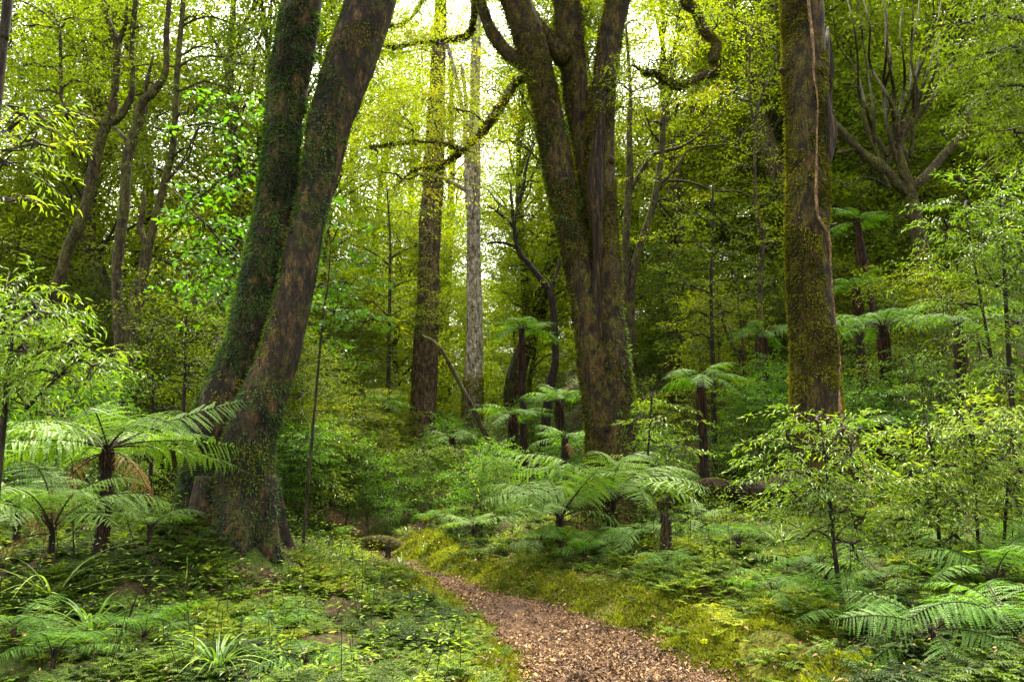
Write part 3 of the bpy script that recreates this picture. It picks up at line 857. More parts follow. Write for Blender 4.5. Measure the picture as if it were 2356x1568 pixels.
# ------------------------------------------------------------------ the three big foreground trees
def twin_trunk():
    Y = 9.0
    left = [(735, -420, 42), (715, -200, 46), (697, 0, 50), (680, 100, 52), (663, 200, 50), (651, 300, 46), (641, 400, 46), (630, 500, 46), (611, 600, 50), (592, 700, 50), (567, 800, 52), (528, 900, 56), (502, 980, 60), (482, 1080, 62), (468, 1180, 68), (455, 1260, 84)]
    right = [(960, -420, 46), (905, -200, 56), (852, 0, 62), (818, 100, 62), (784, 200, 60), (755, 300, 54), (734, 400, 47), (712, 500, 43, -0.05), (690, 600, 46, -0.1), (670, 700, 46, -0.15), (646, 800, 50, -0.2), (612, 900, 56, -0.25), (578, 1000, 60, -0.3), (566, 1100, 66, -0.3), (556, 1200, 78, -0.3), (548, 1275, 92, -0.3)]
    root, built, base = build_tree('twin_trunk_tree', 'massive leaning tree with two mossy trunks fused at the flared base, left of the path', [('trunk', right, True), ('trunk', left, True)], Y, 'bark_twin', cat='tree', seed=21, seg=48, step=0.06, lump=0.10, rough=0.035, ridge=0.07)
    rng = np.random.default_rng(5)
    mm = MB()
    mm.add(*moss_on(built[1][3], rng, 40000, 31, 0.065, 0.40, (-1, 0, 0.1), 0.45, 0.22))
    mm.add(*moss_on(built[0][3], rng, 24000, 33, 0.055, 0.56, (-1, 0, 0.3), 0.55, 0.25))
    link('climbing_fern', mm.mesh('climbing_fern', M['trunk_fern'], origin=base), root)
    mm = MB()
    mm.add(*moss_on(built[1][3], rng, 20000, 41, 0.05, 0.74, (-1, 0.2, 0.1), 0.9, 0.26))
    mm.add(*moss_on(built[0][3], rng, 24000, 43, 0.045, 0.62, (-1, 0.2, 0.1), 0.85, 0.28))
    link('moss', mm.mesh('moss', M['trunk_moss'], origin=base), root)
    # buttress roots running down into the mound
    for k, (u0, v0, u1, v1, r0, r1, y0, y1) in enumerate([(470, 1120, 380, 1290, 50, 30, 0, 0.1), (500, 1110, 440, 1330, 46, 34, -.2, -.45), (560, 1120, 520, 1350, 50, 34, -.4, -.75), (600, 1100, 625, 1330, 40, 26, -.3, -.5), (610, 1040, 660, 1290, 26, 22, -.1, .1), (455, 1000, 405, 1230, 30, 28, .1, .3)]):
        a = P(u0, v0, Y + y0); b = P(u1, v1, Y + y1); b[2] = gz(b[0], b[1]) - 0.08
        m_ = (a + b) / 2 + np.array([(a[0] - b[0]) * 0.12, 0, -0.10])
        V, T, ring = tube([a, m_, b], [r0 * Y / F, (r0 + r1) * .52 * Y / F, r1 * Y / F], seg=24, step=0.06, lump=0.16, rough=0.05, seed=90 + k, ridge=0.08)
        o = link('root', MB().add(V, T).mesh('root', M['bark_twin'], smooth=True, origin=base), root)
        mm = MB(); mm.add(*moss_on(ring, rng, 1800, 50 + k, 0.05, 0.48, None, 0.45, 0.3))
        link('moss', mm.mesh('moss', M['trunk_fern'], origin=base), o)
    for (u, v, r, y) in []:
        c = P(u, v, Y + y)
        V, T, _ = tube([c + np.array([-.02, .12, 0]), c, c + np.array([0.02, -.05, 0.0])], [r * Y / F * 1.6, r * Y / F * 1.3, r * Y / F * .8], seg=12, m=6, lump=.15, seed=4)
        link('knot', MB().add(V, T).mesh('knot', M['bark_dark'], smooth=True, origin=base), root)


def centre_tree():
    Y = 13.0
    left = [(1120, -300, 34), (1150, -120, 37), (1186, 0, 38), (1222, 100, 41), (1248, 200, 34), (1270, 300, 36), (1288, 400, 35), (1308, 500, 34), (1328, 600, 36), (1350, 700, 40), (1366, 800, 43), (1378, 900, 46), (1392, 1000, 48), (1398, 1100, 54)]
    mid = [(1290, -300, 26), (1298, -120, 32), (1305, 0, 35, .2), (1313, 100, 35, .2), (1324, 200, 32, .25), (1336, 300, 28, .3), (1350, 400, 25, .3), (1366, 500, 23, .3), (1382, 600, 24, .25), (1392, 690, 24, .15)]
    right = [(1490, -300, 24), (1455, -120, 28), (1424, 0, 31), (1402, 100, 29), (1390, 200, 30), (1383, 300, 33), (1382, 400, 34), (1388, 500, 36), (1394, 600, 37), (1398, 700, 40), (1404, 800, 44), (1412, 900, 48), (1416, 1000, 52), (1416, 1100, 60)]
    br = [('branch', [(1085, -60, 14), (1108, -10, 17), (1128, 50, 17), (1150, 100, 18), (1182, 135, 19), (1212, 165, 20), (1236, 190, 22)], False),
          ('branch', [(1165, -60, 15), (1200, 5, 17), (1240, 55, 18), (1275, 95, 22), (1300, 135, 24)], False),
          ('branch', [(905, 432, 1.5, -.8), (960, 402, 3, -.6), (1010, 380, 4.5, -.4), (1062, 347, 6, -.3), (1100, 318, 8, -.2), (1135, 270, 10, -.1), (1160, 228, 10, 0), (1190, 192, 9, .2), (1222, 172, 11, .3)], False),
          ('branch', [(850, 338, 1.2, -.9), (920, 334, 2.2, -.7), (980, 330, 3, -.5), (1030, 335, 3.5, -.35), (1062, 346, 4, -.3)], False),
          ('branch', [(1452, 148, 2, -.9), (1492, 170, 4, -.8), (1520, 178, 6, -.7), (1545, 194, 9, -.6), (1576, 196, 10, -.55), (1606, 180, 9, -.5), (1634, 172, 11, -.4), (1645, 150, 10, -.35), (1643, 128, 12, -.3), (1657, 104, 12, -.2), (1640, 80, 11, -.1), (1612, 62, 13, 0), (1600, 34, 11, 0), (1580, 2, 13, 0), (1574, -40, 14, 0), (1545, -90, 14, 0), (1520, -140, 15, 0), (1470, -190, 16, 0)], False),
          ('branch', [(860, 92, 2, 1), (905, 103, 4, 1), (960, 98, 6, 1), (1030, 94, 8, 1), (1068, 78, 9, .8), (1090, 40, 10, .6), (1096, -20, 11, .4), (1110, -90, 12, .2)], False),
          ('branch', [(800, 20, 2, 1), (850, 42, 3, 1), (905, 55, 3.4, 1), (950, 30, 4, 1), (985, -30, 5, .8)], False),
          ('branch', [(1356, 200, 10, .3), (1352, 240, 9, .3), (1340, 262, 7, .3)], False)]
    blobs = [(1030, -60, 120, 60), (1200, -130, 160, 60), (1400, -140, 180, 60), (1560, -120, 120, 50),
             (900, 60, 70, 30, 1, .6), (1010, 100, 80, 30, .8, .6), (860, 120, 60, 30, .8, .6), (960, 30, 60, 25, 1, .6),
             (950, 300, 110, 45, -.5, .62), (1050, 250, 95, 55, -.3, .66), (870, 350, 70, 30, -.9, .55), (1010, 330, 80, 24, -.5, .62), (910, 400, 60, 24, -.8, .6), (1120, 210, 40, 30, .1, .5), (1000, 420, 50, 18, -.6, .6), (980, 215, 70, 30, .2, .6),
             (1560, 40, 60, 40, .8, .55), (1500, 200, 50, 18, -.6, .6), (1590, 206, 50, 14, -.5, .55), (1460, 150, 40, 20, -.8, .55), (1650, 60, 40, 24, -.2, .55)]
    root, built, base = build_tree('mossy_forest_tree', 'tall orange mossed tree dividing into three trunks in the centre behind the tree ferns', [('trunk', right, True), ('trunk', left, True), ('trunk', mid, False)] + br, Y, 'bark_mossy', blobs, 'feather', 'leaf_yellow', seed=22, seg=36, step=0.09, lump=0.09, rough=0.04, ridge=0.07, dens=85, lr=.02)
    rng = np.random.default_rng(6)
    mm = MB()
    for k, n in ((0, 13000), (1, 14000), (2, 6000)):
        mm.add(*moss_on(built[k][3], rng, n * 2, 61 + k, 0.065, 0.55, (-1, .1, .1), 0.5, 0.30)); mm.add(*moss_on(built[k][3], rng, n, 64 + k, 0.06, 0.80, (-1, .3, 0), 0.95, 0.25)); mm.add(*moss_on(built[k][3], rng, n, 67 + k, 0.05, 0.80, (1, .3, 0), 0.9, 0.25))
    for k in range(3, len(built)):
        L = np.linalg.norm(np.diff(built[k][3][0], axis=0), axis=1).sum()
        mm.add(*moss_on(built[k][3], rng, int(1300 * L), 71 + k, 0.055, 0.50, (0, 0, 1), 0.45, 0.3))
    link('moss', mm.mesh('moss', M['trunk_moss'], origin=base), root)
    mm = MB()
    mm.add(*moss_on(built[1][3], rng, 9000, 88, 0.08, 0.56, None, 0.6, 0.34, zr=(4.2, 7.2)))
    mm.add(*moss_on(built[0][3], rng, 9000, 89, 0.08, 0.58, (1, -.3, 0), 0.6, 0.34, zr=(0.5, 4)))
    link('climbing_fern', mm.mesh('climbing_fern', M['trunk_fern'], origin=base), root)
    # rotten hollow seam running down the right trunk
    V, T, _ = tube([P(1398, 90, Y - .19), P(1392, 200, Y - .2), P(1378, 330, Y - .23), P(1372, 430, Y - .22), P(1376, 560, Y - .22), P(1372, 680, Y - .2), P(1385, 780, Y - .24)],
                   [.05, .045, .075, .12, .09, .07, .04], seg=16, step=0.06, lump=.25, rough=.08, seed=55, ridge=.2)
    link('rotten_seam', MB().add(V, T).mesh('rotten_seam', M['dead_wood'], smooth=True, origin=base), root)
    for (u, v, r, y) in [(1403, 368, 10, -.16), (1396, 985, 10, -.26), (1388, 1045, 12, -.26)]:
        c = P(u, v, Y + y)
        V, T, _ = tube([c + np.array([0, .2, -.03]), c, c + np.array([0.0, -.07, 0.02])], [r * Y / F * 1.7, r * Y / F * 1.3, r * Y / F * .7], seg=14, m=7, lump=.2, seed=int(u))
        link('knot', MB().add(V, T).mesh('knot', M['bark_mossy'], smooth=True, origin=base), root)


def right_tree():
    Y = 11.0
    st = [(1830, -420, 45), (1838, -200, 48), (1845, 0, 51), (1850, 100, 51), (1853, 200, 51), (1856, 300, 50), (1858, 400, 50), (1858, 500, 50), (1860, 600, 51), (1866, 700, 53), (1872, 800, 56), (1878, 900, 58), (1886, 1000, 60), (1894, 1100, 66)]
    root, built, base = build_tree('straight_mossy_tree', 'single straight thick tree with brown moss and split dead wood, right of centre', [('trunk', st, True)], Y, 'bark_mossy', cat='tree', seed=23, seg=54, step=0.07, lump=0.06, rough=0.035, ridge=0.05)
    rng = np.random.default_rng(8)
    mm = MB()
    mm.add(*moss_on(built[0][3], rng, 52000, 91, 0.06, 0.50, (-1, .2, .1), 0.5, 0.30))
    link('moss', mm.mesh('moss', M['trunk_moss'], origin=base), root)
    V, T, _ = tube([P(1905, 62, Y + .1), P(1902, 120, Y - .05), P(1894, 200, Y - .12), P(1900, 290, Y - .1), P(1898, 350, Y - .1), P(1890, 400, Y - .12), P(1880, 440, Y - .1)],
                   [.015, .06, .10, .13, .12, .09, .03], seg=18, step=0.05, lump=.25, rough=.08, seed=56, ridge=.25)
    link('dead_wood', MB().add(V, T).mesh('dead_wood', M['dead_wood'], smooth=True, origin=base), root)
    V, T, _ = tube([P(1910, 85, Y + .05), P(1912, 160, Y), P(1908, 240, Y - .02), P(1914, 310, Y), P(1906, 380, Y)], [.01, .05, .05, .07, .02], seg=10, step=0.06, lump=.3, rough=.08, seed=57, ridge=.25)
    link('dead_wood', MB().add(V, T).mesh('dead_wood', M['dead_wood'], smooth=True, origin=base), root)
    for (u, v, r, du) in [(1800, 160, 10, -10), (1912, 515, 5, 22)]:
        a = P(u + (12 if du < 0 else -12), v + 8, Y); b = P(u + du * .6, v, Y - .02)
        V, T, _ = tube([a, (a + b) / 2, b], [r * Y / F * 1.4, r * Y / F, r * Y / F * .6], seg=10, m=8, lump=.2, seed=int(v))
        link('branch_stub', MB().add(V, T).mesh('branch_stub', M['bark_mossy'], smooth=True, origin=base), root)
    # the vine
    pts = [(1858, -160, 3), (1862, 0, 3), (1865, 60, 3), (1873, 130, 3), (1870, 170, 3), (1879, 230, 3), (1883, 330, 3), (1884, 480, 3.2), (1903, 545, 3.4), (1912, 620, 3.5), (1921, 720, 3.6), (1926, 830, 4), (1927, 900, 4.3), (1938, 985, 4.6), (1962, 1015, 5), (1990, 1075, 5), (2004, 1120, 4.6)]
    w = []
    for u, v, r in pts:
        cxt = 1858 + max(0, (v - 600)) * 0.07
        off = min(1, abs(u - cxt) / 56)
        w.append(P(u, v, Y - 0.36 * math.sqrt(max(0, 1 - off * off)) - 0.03 - max(0, v - 900) * 0.002))
    q = w[-1].copy(); q[2] = gz(q[0], q[1]) - 0.05; w.append(q)
    rr = [p[2] * Y / F * (.75 + .35 * ((i * 7) % 5) / 4) for i, p in enumerate(pts)] + [.028]
    jr = random.Random(3)
    for i in range(1, len(w) - 1): w[i] = w[i] + np.array([jr.uniform(-.03, .03), -.01, 0])
    V, T, _ = tube(w, rr, seg=10, step=0.04, lump=.30, rough=.12, seed=77)
    tag(link('hanging_vine', MB().add(V, T).mesh('hanging_vine', M['vine'], smooth=True, origin=q), None, q), 'long pale brown vine hanging down the straight mossy tree to the ground', 'vine')


twin_trunk(); centre_tree(); right_tree()

# ------------------------------------------------------------------ mid-distance trees
build_tree('massive_grey_tree', 'thick brown and grey trunk standing far back left of the pale trunk', [
    ('trunk', [(1018, -250, 14), (1014, 0, 16), (1010, 100, 18), (1004, 250, 22), (998, 400, 27), (990, 520, 27), (986, 650, 28), (980, 800, 30), (974, 930, 31), (971, 1060, 33)], True)],
    20.5, 'bark_grey', [(1040, -40, 120, 60, 0), (940, 120, 60, 30), (1010, 260, 40, 20)], 'small', 'leaf_mid', seed=31, seg=28, moss=9000, moss_side=(-1, 0, 0), moss_thr=.62, moss_ln=.07, dens=14, step=.2, lump=.07)
PALE = build_tree('pale_trunk_tree', 'straight pale grey trunk lit from the left with broken dark limb stubs', [
    ('trunk', [(1100, -250, 9), (1096, 60, 12), (1093, 200, 13), (1092, 300, 15), (1090, 400, 18), (1090, 500, 17), (1090, 600, 18), (1091, 700, 19), (1091, 800, 21), (1088, 900, 23), (1084, 1000, 25), (1082, 1070, 28)], True),
    ('branch', [(955, 398, 2.2), (985, 399, 3), (1020, 406, 4), (1050, 420, 5), (1075, 440, 6)], False),
    ('dead_limb', [(1062, 150, 4), (1072, 230, 5), (1070, 300, 5.5), (1076, 370, 9), (1080, 460, 11, -.15), (1082, 500, 4, -.2)], False),
    ('branch', [(1010, 40, 3), (1040, 130, 5), (1048, 190, 5), (1062, 250, 6), (1080, 300, 7)], False)],
    18, 'bark_pale', [(1030, 30, 60, 30), (1130, 60, 60, 40)], 'small', 'leaf_mid', seed=32, seg=28, moss=9000, moss_side=(-.6, -.6, 0), moss_thr=.66, moss_ln=.06, dens=14, step=.2)
_r, _b, _o = bpy.data.objects['pale_trunk_tree'], PALE[1], PALE[2]
_mm = MB(); _rg = np.random.default_rng(3)
_mm.add(*moss_on(_b[0][3], _rg, 26000, 5, .09, .42, (-1, -.3, 0), .8, .3, zr=(-1, 3.3)))
link('moss', _mm.mesh('moss', M['trunk_moss'], origin=_o), _r)
build_tree('leaning_dead_pole', 'thin dark dead pole leaning across the pale trunk towards the centre tree', [
    ('pole', [(972, 772, 3.5), (1011, 797, 5), (1040, 848, 5.5), (1069, 903, 6), (1095, 951, 6), (1117, 999, 7), (1143, 1039, 6.5), (1179, 1057, 6), (1205, 1085, 6)], True),
    ('prong', [(1117, 999, 6), (1143, 1035, 5.5), (1152, 1060, 5), (1160, 1090, 5)], True)], 15.5, 'bark_thin', seed=33, seg=10, cat='dead pole', lump=.1)

build_tree('forked_leaning_tree', 'slender mossy tree leaning right then forking high at the far left', [
    ('trunk', [(240, -160, 6), (240, 0, 7), (249, 48, 8), (270, 106, 10), (264, 205, 10), (257, 257, 12), (235, 312, 13), (216, 385, 13), (198, 473, 13), (178, 530, 13), (157, 566, 14), (136, 646, 14), (106, 712, 14), (77, 768, 15)], True),
    ('branch', [(325, -60, 5), (312, 37, 7), (300, 117, 6), (304, 205, 6.5), (286, 257, 8), (253, 288, 9)], False),
    ('branch', [(293, -30, 4), (293, 44, 5), (281, 85, 7), (270, 110, 8)], False),
    ('branch', [(90, -20, 2), (110, 22, 3), (137, 73, 4), (138, 205, 4.5), (142, 230, 5), (158, 266, 5), (165, 275, 5)], False),
    ('branch', [(105, 282, 2), (147, 280, 4.5), (160, 268, 6), (178, 261, 6.5), (205, 268, 6), (232, 282, 7)], False),
    ('branch', [(45, 0, 2), (85, 22, 3), (120, 42, 3.4), (138, 75, 4)], False)],
    14.5, 'bark_thin', [(70, 60, 70, 35), (170, 40, 70, 35), (60, 150, 70, 30), (180, 130, 60, 30), (100, 210, 70, 25), (200, 190, 45, 25), (330, 60, 50, 30), (40, 260, 60, 25), (20, 20, 50, 30), (250, 20, 60, 30), (120, 330, 55, 20), (210, 280, 40, 20), (350, 150, 40, 20), (260, -60, 200, 40)],
    'small', 'leaf_yellow', seed=34, seg=16, moss=9000, moss_side=(-1, 0, .3), moss_thr=.6, moss_ln=.035, dens=64, tint=.5, lump=.08, step=.12, scale=1.0)
build_tree('slender_multistem_tree', 'slender tree with two straight stems and one dark twisted stem from one base, far left', [
    ('trunk', [(389, -150, 6), (389, 0, 6.5), (383, 73, 7), (381, 165, 8), (352, 212, 11), (325, 240, 11), (308, 312, 12), (293, 367, 12), (286, 477, 12.5), (275, 560, 13), (269, 628, 13.5), (273, 738, 14), (279, 804, 16), (270, 880, 20), (258, 940, 22)], True),
    ('trunk', [(428, -150, 6), (422, 0, 6.5), (414, 92, 7), (407, 183, 7.5), (403, 275, 7.5), (396, 348, 9), (378, 422, 9), (359, 495, 10), (345, 560, 10), (330, 646, 10.5), (315, 738, 11), (301, 800, 12), (285, 880, 14)], True),
    ('branch', [(352, 130, 3), (340, 200, 4), (330, 250, 5), (318, 300, 5)], False),
    ('branch', [(262, 292, 3.5), (282, 308, 4.5), (300, 325, 5), (296, 350, 5)], False),
    ('trunk', [(330, 440, 5), (330, 480, 6.5), (322, 520, 8), (333, 560, 7), (326, 620, 9), (308, 680, 10), (300, 750, 11), (292, 830, 12), (280, 900, 13)], False)],
    14.0, 'bark_thin', [(450, 40, 50, 30, 0, .35), (500, 120, 45, 30, 0, .3), (430, 150, 45, 25, 0, .3), (520, 200, 50, 28, 0, .3), (450, 250, 60, 24, -.5, .3), (380, 300, 55, 24, -.5, .28), (440, 340, 50, 20, -.5, .3), (540, 300, 50, 24, 0, .3), (560, 60, 50, 40, 0, .3), (590, 150, 35, 40, 0, .3), (350, 190, 40, 25), (480, -80, 150, 50), (330, 380, 50, 18)],
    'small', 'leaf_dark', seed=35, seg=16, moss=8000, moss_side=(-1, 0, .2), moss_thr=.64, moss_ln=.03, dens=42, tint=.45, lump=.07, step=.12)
for k, (pts, lab) in enumerate([
    ([(168, 420, 5), (152, 480, 6), (138, 560, 8), (130, 640, 9)], 'dark thin background trunk against bright sky, right stem of the far left pair'),
    ([(130, 420, 4), (122, 500, 6), (112, 560, 8), (105, 640, 8)], 'dark thin background trunk against bright sky, left stem of the far left pair'),
    ([(228, 500, 4), (215, 560, 5), (222, 640, 9), (210, 760, 11), (205, 860, 12)], 'short forked background trunk in a sky gap between the far left leaning trees'),
    ([(545, 250, 5), (538, 330, 7), (530, 420, 7), (525, 520, 8)], 'thin background trunk left of the twin trunk tree at half height'),
    ([(20, -30, 12), (15, 30, 12), (8, 90, 12), (0, 160, 12)], 'dark trunk cut by the top left corner of the view')]):
    build_tree('background_tree', lab, [('trunk', pts, True)], [24, 25, 22, 19, 11][k], 'bark_dark' if k != 2 else 'bark_thin', [(pts[0][0], pts[0][1] - 30, 50, 30)], 'small', 'leaf_mid', seed=60 + k, seg=12, dens=16, group='background trees at the far left')
build_tree('curved_branching_tree', 'dark twisting slim tree with bare looping limbs just left of the centre tree', [
    ('trunk', [(1175, 440, 3.5), (1183, 518, 5), (1192, 573, 6), (1216, 606, 7), (1242, 639, 8), (1267, 676, 9), (1275, 745, 9), (1278, 830, 9), (1264, 896, 11)], True),
    ('branch', [(1120, 560, 2), (1150, 556, 3), (1175, 562, 3.5), (1190, 572, 4)], False),
    ('branch', [(1120, 470, 2), (1150, 490, 3), (1172, 510, 3.5), (1183, 525, 4)], False),
    ('branch', [(1230, 330, 2), (1215, 380, 3), (1205, 430, 4), (1190, 480, 4), (1183, 518, 4)], False),
    ('branch', [(1300, 560, 3), (1290, 600, 4), (1280, 640, 5), (1267, 676, 6)], False)],
    19, 'bark_dark', [(1150, 330, 45, 30), (1210, 320, 45, 30), (1170, 400, 55, 26), (1240, 420, 45, 30), (1150, 470, 45, 25), (1230, 500, 50, 25), (1200, 560, 40, 20), (1170, 620, 35, 22), (1290, 640, 40, 25), (1130, 540, 30, 20)],
    'small', 'leaf_mid', seed=36, seg=12, dens=15, tint=.55, lump=.08)
build_tree('pair_of_upright_stems_tree', 'tree with two dark upright stems rising close to the right side of the centre tree', [
    ('trunk', [(1440, 60, 3), (1450, 200, 5), (1448, 300, 7), (1449, 400, 9), (1445, 470, 9), (1441, 560, 9.5), (1440, 660, 10), (1440, 760, 11)], True),
    ('trunk', [(1560, 120, 4), (1528, 257, 7), (1524, 330, 8), (1518, 390, 8), (1502, 477, 8.5), (1470, 572, 9), (1455, 646, 10), (1450, 720, 11)], True),
    ('branch', [(1660, 260, 1.5), (1600, 310, 3), (1560, 340, 4), (1510, 360, 5), (1470, 400, 6), (1449, 440, 6)], False),
    ('branch', [(1700, 330, 1.5), (1640, 330, 2.5), (1590, 345, 3.5), (1560, 375, 3.5), (1522, 425, 4)], False),
    ('branch', [(1640, 60, 1.5), (1600, 110, 3), (1570, 170, 4), (1545, 215, 4.5), (1528, 262, 5)], False),
    ('branch', [(1760, 470, 1.5), (1700, 440, 2.5), (1650, 440, 3), (1590, 415, 3.5), (1540, 410, 4), (1510, 440, 5)], False)],
    16.5, 'bark_thin', [(1480, 60, 50, 35, .5, .6), (1560, 60, 60, 35, .5, .62), (1640, 40, 60, 40, .5, .6), (1720, 60, 55, 40, .5, .55), (1500, 140, 50, 30), (1590, 250, 60, 26, 0, .6), (1500, 280, 50, 26), (1660, 220, 50, 26, 0, .6), (1720, 180, 50, 26, 0, .5), (1630, 320, 60, 24, 0, .6), (1700, 300, 50, 22, 0, .5), (1560, 470, 50, 24, 0, .6), (1480, 540, 36, 30, 0, .55), (1420, 190, 35, 30), (1760, 260, 40, 28, 0, .5), (1490, 380, 40, 24, 0, .55)],
    'small', 'leaf_yellow', seed=37, seg=14, dens=22, tint=.5, moss=3000, lump=.07)
build_tree('conical_sapling_tree', 'dark bushy young tree with layered cone of foliage in front of the bright clearing', [
    ('trunk', [(1640, 420, 2), (1640, 520, 3), (1636, 650, 4), (1638, 760, 5), (1640, 860, 6)], True)],
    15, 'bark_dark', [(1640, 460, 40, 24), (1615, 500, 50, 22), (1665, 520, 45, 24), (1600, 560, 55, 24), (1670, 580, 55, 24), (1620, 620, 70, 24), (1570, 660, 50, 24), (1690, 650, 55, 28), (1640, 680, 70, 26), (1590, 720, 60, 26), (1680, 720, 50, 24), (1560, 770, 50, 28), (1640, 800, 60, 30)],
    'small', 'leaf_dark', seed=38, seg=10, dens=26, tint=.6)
build_tree('wavy_stem_tree', 'thin wavy grey stem with open layered branches left of the straight mossy tree', [
    ('trunk', [(1727, 60, 2.5), (1724, 200, 3.5), (1735, 300, 4), (1737, 430, 4.5), (1742, 500, 5), (1754, 540, 6), (1750, 640, 6), (1748, 700, 7), (1745, 800, 8)], True),
    ('branch', [(1790, 120, 2), (1770, 180, 3), (1745, 250, 3), (1736, 310, 3.5)], False),
    ('branch', [(1690, 620, 2.2), (1700, 700, 3.4), (1706, 760, 4), (1712, 830, 5)], False),
    ('branch', [(1670, 700, 2), (1662, 740, 3), (1690, 800, 4), (1712, 850, 5), (1715, 900, 6)], True)],
    15.5, 'bark_thin', [(1700, 90, 50, 30), (1770, 110, 45, 35), (1760, 190, 45, 25), (1700, 230, 50, 24), (1770, 330, 45, 28), (1710, 380, 50, 22), (1775, 450, 40, 30), (1720, 520, 36, 20), (1780, 560, 35, 28), (1770, 640, 40, 28), (1720, 680, 40, 24)],
    'small', 'leaf_mid', seed=39, seg=12, dens=24, tint=.45)
rb = np.random.default_rng(44)
fan = []
for k in range(16):
    u0 = rb.uniform(2030, 2110); v0 = rb.uniform(330, 430); u1 = 1920 + k * 22 + rb.uniform(-14, 14); v1 = rb.uniform(-80, 40)
    pts = []
    for j, t in enumerate(np.linspace(1, 0, 6)):
        sp = t ** 0.7
        pts.append((u0 + (u1 - u0) * sp + rb.uniform(-12, 12) * (0 < j < 5), v0 + (v1 - v0) * t + rb.uniform(-6, 6), 1.2 + 4.5 * (1 - t), rb.uniform(-1.5, 1.5) * t))
    fan.append(('branch', pts, False))
build_tree('fan_branched_tree', 'low forking tree with many bare upright limbs fanning out behind the straight mossy tree', [
    ('trunk', [(2056, 318, 9), (2066, 350, 12), (2078, 390, 13), (2092, 430, 15), (2100, 470, 16), (2110, 530, 18), (2125, 600, 21), (2140, 680, 26), (2150, 750, 30)], True),
    ('branch', [(2248, 230, 6), (2232, 257, 8), (2213, 301, 9), (2180, 345, 10), (2142, 396, 11), (2094, 438, 13)], False),
    ('branch', [(1920, 285, 9), (1956, 323, 9), (1990, 352, 10), (2028, 390, 12), (2060, 420, 13), (2096, 450, 14)], False),
    ('branch', [(1925, 352, 5), (1950, 347, 5), (1975, 340, 5), (1990, 352, 6)], False),
    ('branch', [(2300, 330, 1.5), (2270, 370, 3), (2255, 400, 4), (2258, 430, 5)], False)] + fan,
    16.5, 'bark_thin', [(1980, 60, 60, 35, 0, .4), (2080, 30, 60, 35, 0, .45), (2180, 60, 60, 35, 0, .45), (2260, 40, 60, 40, 0, .4), (2150, 160, 55, 28, 0, .5), (2230, 150, 60, 35, 0, .45), (1960, 200, 45, 30, 0, .45), (2050, 250, 50, 24, 0, .5), (2290, 230, 60, 30, 0, .4), (2160, 300, 50, 24, 0, .5), (2010, 400, 50, 22, 0, .55), (1940, 430, 40, 22, 0, .55), (2200, 420, 60, 28, 0, .5), (2060, 500, 50, 26, 0, .5)],
    'feather', 'leaf_mid', seed=40, seg=14, dens=12, tint=.5, moss=9000, moss_ln=.05, moss_thr=.5, lump=.09)
build_tree('dense_shrub_tree', 'dark densely leaved tree filling the top right corner', [
    ('trunk', [(2380, 60, 6), (2375, 250, 8), (2372, 420, 10), (2370, 600, 12)], True)],
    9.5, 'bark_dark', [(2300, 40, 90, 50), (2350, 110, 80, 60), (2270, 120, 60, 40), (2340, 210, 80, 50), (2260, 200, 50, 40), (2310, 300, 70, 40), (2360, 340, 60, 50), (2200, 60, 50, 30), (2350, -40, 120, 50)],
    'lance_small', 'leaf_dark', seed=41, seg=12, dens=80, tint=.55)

# ------------------------------------------------------------------ shrubs and saplings, placed one by one
build_tree('lance_leaved_shrub', 'large shrub of hanging narrow leaves along the right edge at half height', [
    ('stem', [(2300, 440, 2), (2310, 600, 4), (2320, 800, 6)], True), ('stem', [(2220, 480, 1.5), (2250, 650, 3), (2280, 820, 4)], False)],
    7.6, 'bark_dark', [(2230, 470, 70, 34), (2320, 460, 60, 40), (2270, 550, 70, 34), (2350, 580, 50, 50), (2200, 600, 60, 30), (2290, 660, 70, 36), (2210, 700, 55, 26), (2340, 740, 60, 40), (2250, 780, 60, 28), (2180, 520, 40, 22), (2330, 860, 60, 36)],
    'lance_small', 'leaf_lance', scale=.72, seed=51, dens=210, tint=.38, cat='shrub', lr=.012)
build_tree('lance_leaved_shrub', 'bright narrow leaved shrub filling the right edge beside the vine foot', [
    ('stem', [(2130, 960, 2), (2150, 1080, 3), (2160, 1230, 4)], True), ('stem', [(2230, 940, 2), (2240, 1080, 3), (2250, 1240, 4)], True), ('stem', [(2330, 960, 2), (2320, 1100, 3), (2310, 1250, 4)], True)],
    6.4, 'bark_dark', [(2130, 1010, 60, 34), (2220, 980, 60, 36), (2310, 960, 60, 36), (2090, 1090, 55, 30), (2180, 1070, 65, 34), (2280, 1060, 70, 36), (2345, 1080, 50, 50), (2130, 1160, 60, 30), (2220, 1160, 70, 32), (2310, 1170, 60, 34), (2090, 1190, 45, 24), (2200, 1230, 60, 22)],
    'lance_small', 'leaf_lance', scale=.70, seed=52, dens=360, tint=.52, cat='shrub', lr=.008)
build_tree('lance_leaved_sapling', 'bright narrow leaved sapling in front of the straight mossy tree trunk', [
    ('stem', [(1885, 955, 1.6), (1898, 1050, 2.6), (1908, 1140, 3.6), (1918, 1250, 4.5), (1929, 1341, 5.5), (1940, 1400, 7)], True)],
    6.3, 'bark_dark', [(1880, 970, 55, 22), (1940, 985, 50, 22), (1810, 1000, 50, 22), (1870, 1040, 65, 26), (1960, 1040, 40, 24), (1810, 1080, 60, 24), (1900, 1110, 70, 26), (1970, 1120, 50, 26), (1840, 1150, 60, 24), (1920, 1180, 70, 24), (1990, 1190, 50, 22), (1870, 1220, 50, 18), (1960, 1250, 45, 18)],
    'lance_small', 'leaf_lance', scale=.72, seed=53, dens=240, tint=.55, cat='sapling', lr=.007)
